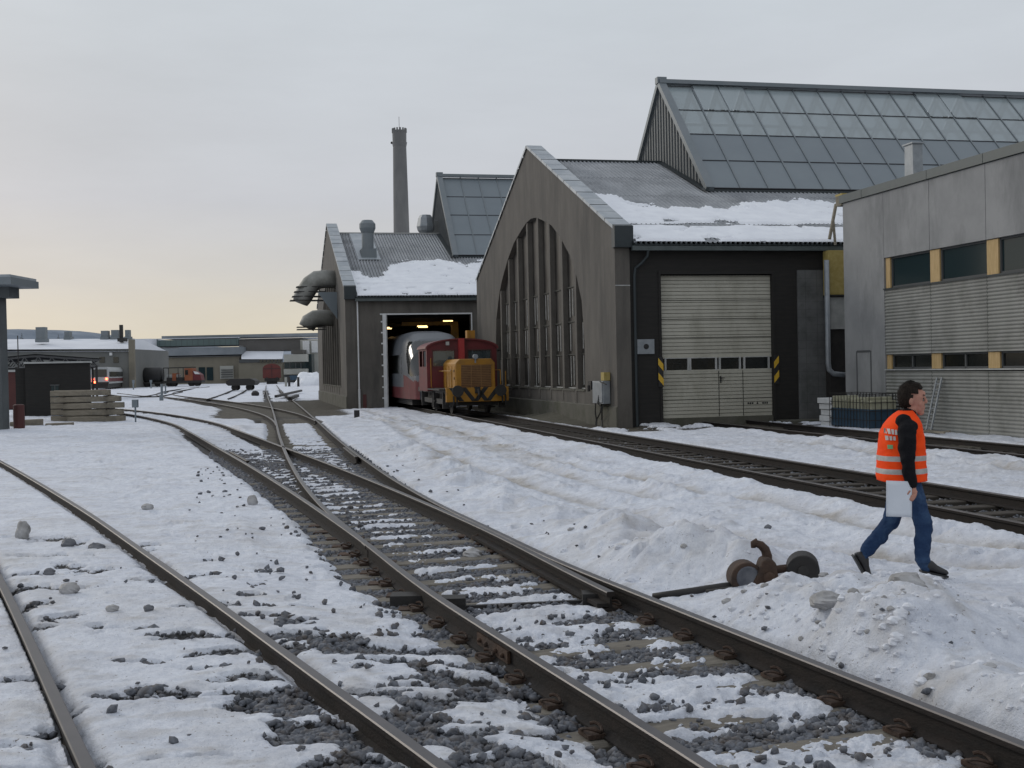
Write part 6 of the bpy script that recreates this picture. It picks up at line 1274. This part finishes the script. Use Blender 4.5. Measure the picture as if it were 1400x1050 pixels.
# back print: small grey lettering block and green badge following the vest surface
def on_vest(px, py, lift=.006):
    x0 = np.interp(py, py_, [s[1] for s in secs]); x1 = np.interp(py, py_, [s[2] for s in secs]); dp_ = np.interp(py, py_, [s[3] for s in secs]); c = PP((x0+x1)/2, py); hw_ = (PP(x1, py)[0]-PP(x0, py)[0])/2
    q = np.clip((PP(px, py)[0]-c[0])/hw_, -.97, .97); ct = abs(q)**(1/.85); st_ = sqrt(1-ct*ct); return rel((PP(px, py)[0]-lift, c[1]-dp_*st_**.85*1.03-lift-.006, c[2]))
pm = MB()
def patch(x0, y0, x1, y1, m):
    n = 5; P = [[on_vest(x0+(x1-x0)*i/n, y0+(y1-y0)*j/3) for i in range(n+1)] for j in range(4)]; pm.grid(P, m); pm.grid(P, m, flip=True)
for k in range(4): patch(1205.5+k*3.3, 584+.6*k, 1207.9+k*3.3, 591+.5*k, 0)
for k in range(3): patch(1206+k*3.6, 594+.4*k, 1208.6+k*3.6, 600, 0)
pm.build('back_print', refl, man); pm = MB(); patch(1207, 606, 1212.5, 611.5, 0); pm.build('green_badge', M('green_badge', (.10, .28, .12), (.14, .34, .16), 20, .6), man)
# shoes
def shoe(heel, toe, d, up):
    m_ = MB(); h, t = rel(PP(*heel, d)), rel(PP(*toe, d)); ax = (t-h).normalized(); upv = Vector((-ax.z, 0, ax.x)); L = (t-h).length; rows = []
    for u, w, z0, z1 in ((-.06, .02, .01, .04), (0., .036, 0, .085), (.15, .040, 0, .11), (.35, .040, 0, .10), (.55, .046, 0, .072), (.8, .046, 0, .055), (.95, .034, .003, .045), (1.02, .012, .012, .03)):
        c = h+ax*(u*L); row = []
        for k in range(12): a = 2*pi*k/12; zz_ = (z0+z1)/2+(z1-z0)/2*sin(a)*(1 if sin(a) > 0 else 1); row.append(c+Vector((0, w*cos(a)*(1.0 if sin(a) < .3 else .85), 0))+upv*zz_)
        rows.append(row)
    m_.grid(rows, close=True); m_.add(rows[0], [tuple(range(12))]); m_.add(rows[-1], [tuple(range(11, -1, -1))]); so_ = MB(); P = [h+ax*(-.04*L), t+ax*.0]; so_.beam(P[0]-upv*.006, P[1]-upv*.006, .082, .018, up=upv); s = m_.build('shoe', M('black_leather', (.012, .012, .014), (.022, .02, .02), 12, .45) if 'black_leather' not in bpy.data.materials else bpy.data.materials['black_leather'], man, smooth=True); so_.build('sole', mt['black'], s)
shoe((1260, 780), (1295, 787), -.10, 0); shoe((1168, 760), (1187, 793), .09, 0)
# paper
pa = MB(); P = [[PP(1211.5+(1246.5-1211.5)*i/8, 657+(706-657)*j/8+1.2*i/8, -.262-.012*sin(i/8*pi)-.006*j/8) for i in range(9)] for j in range(9)]; pa.grid(P); po = pa.build('paper_sheets', M('white_paper', (.60, .64, .70), (.66, .70, .76), 3, .7), smooth=True); so = po.modifiers.new('s', 'SOLIDIFY'); so.thickness = .004; tag(po, 'white sheets of paper held in the right hand of the walking man', 'paper')

# ------------------------------------------------------------------ light, sky, camera
w = bpy.data.worlds.new('World'); SC.world = w; w.use_nodes = True; nt = w.node_tree; nd = nt.nodes; lk = nt.links; bg = nd['Background']
sky = nd.new('ShaderNodeTexSky'); sky.sky_type = 'NISHITA'; sky.sun_disc = False; sky.sun_elevation = radians(9); sky.sun_rotation = radians(-38); sky.dust_density = 3; sky.air_density = 1.2
bg2 = nd.new('ShaderNodeBackground'); bg2.inputs['Strength'].default_value = .003; lk.new(sky.outputs[0], bg2.inputs['Color'])
tc = nd.new('ShaderNodeTexCoord'); sp = nd.new('ShaderNodeSeparateXYZ'); lk.new(tc.outputs['Generated'], sp.inputs[0])
nz = nd.new('ShaderNodeTexNoise'); nz.inputs['Scale'].default_value = 3; nz.inputs['Detail'].default_value = 6; mp = nd.new('ShaderNodeMapping'); mp.inputs['Scale'].default_value = (1, 1, 5); lk.new(tc.outputs['Generated'], mp.inputs['Vector']); lk.new(mp.outputs[0], nz.inputs['Vector'])
ad = nd.new('ShaderNodeMath'); ad.operation = 'MULTIPLY_ADD'; lk.new(nz.outputs['Fac'], ad.inputs[0]); ad.inputs[1].default_value = .04; ad.inputs[2].default_value = -.02; ad2 = nd.new('ShaderNodeMath'); lk.new(sp.outputs['Z'], ad2.inputs[0]); lk.new(ad.outputs[0], ad2.inputs[1])
rp = nd.new('ShaderNodeValToRGB'); cr = rp.color_ramp; K = [(0., (.77, .695, .51)), (.022, (.77, .70, .535)), (.045, (.705, .665, .57)), (.08, (.615, .61, .595)), (.14, (.568, .59, .638)), (.32, (.60, .65, .70)), (.6, (.66, .70, .76)), (1., (.70, .74, .80))]
cr.elements[0].position = K[0][0]; cr.elements[0].color = (*K[0][1], 1); cr.elements[1].position = 1; cr.elements[1].color = (*K[-1][1], 1)
for p, c in K[1:-1]: e = cr.elements.new(p); e.color = (*c, 1)
lk.new(ad2.outputs[0], rp.inputs['Fac'])
nc = nd.new('ShaderNodeTexNoise'); nc.inputs['Scale'].default_value = 2.2; nc.inputs['Detail'].default_value = 8; nc.inputs['Roughness'].default_value = .6; mc = nd.new('ShaderNodeMapping'); mc.inputs['Scale'].default_value = (1, 1, 4); lk.new(tc.outputs['Generated'], mc.inputs['Vector']); lk.new(mc.outputs[0], nc.inputs['Vector'])
mr = nd.new('ShaderNodeMapRange'); mr.inputs['From Min'].default_value = .3; mr.inputs['From Max'].default_value = .7; mr.inputs['To Min'].default_value = .93; mr.inputs['To Max'].default_value = 1.06; lk.new(nc.outputs['Fac'], mr.inputs['Value'])
vm_ = nd.new('ShaderNodeVectorMath'); vm_.operation = 'SCALE'; lk.new(rp.outputs[0], vm_.inputs[0]); lk.new(mr.outputs[0], vm_.inputs['Scale']); lk.new(vm_.outputs[0], bg.inputs['Color']); bg.inputs['Strength'].default_value = .95
sm = nd.new('ShaderNodeAddShader'); lk.new(bg.outputs[0], sm.inputs[0]); lk.new(bg2.outputs[0], sm.inputs[1]); lk.new(sm.outputs[0], nd['World Output'].inputs['Surface'])
sun = bpy.data.lights.new('sun', 'SUN'); sun.energy = .8; sun.angle = radians(16); sun.color = (1, .93, .82); so = bpy.data.objects.new('sun', sun); COL.objects.link(so)
el_, az_ = radians(22), radians(-50); d = Vector((sin(az_)*cos(el_), cos(az_)*cos(el_), sin(el_))); so.rotation_euler = d.to_track_quat('Z', 'Y').to_euler(); so.location = (0, 0, 30)
cam = bpy.data.cameras.new('camera'); co_ = bpy.data.objects.new('camera', cam); COL.objects.link(co_); cam.sensor_width = 36; cam.lens = FPX/1400*36; cam.clip_start = .1; cam.clip_end = 9000
Rw = Matrix(((1, 0, 0), (0, 0, -1), (0, 1, 0)))       # camera looking along +Y
Rp = Matrix.Rotation(PIT, 3, 'X'); Rr = Matrix.Rotation(-ROL, 3, 'Z')
co_.matrix_world = Matrix.Translation((0, 0, CH)) @ (Rp @ Rw @ Rr).to_4x4()
SC.camera = co_
SC.view_settings.view_transform = 'Standard'; SC.view_settings.look = 'None'; SC.view_settings.gamma = 1; SC.view_settings.exposure = 0
SC.cycles.max_bounces = 6; SC.cycles.transparent_max_bounces = 12
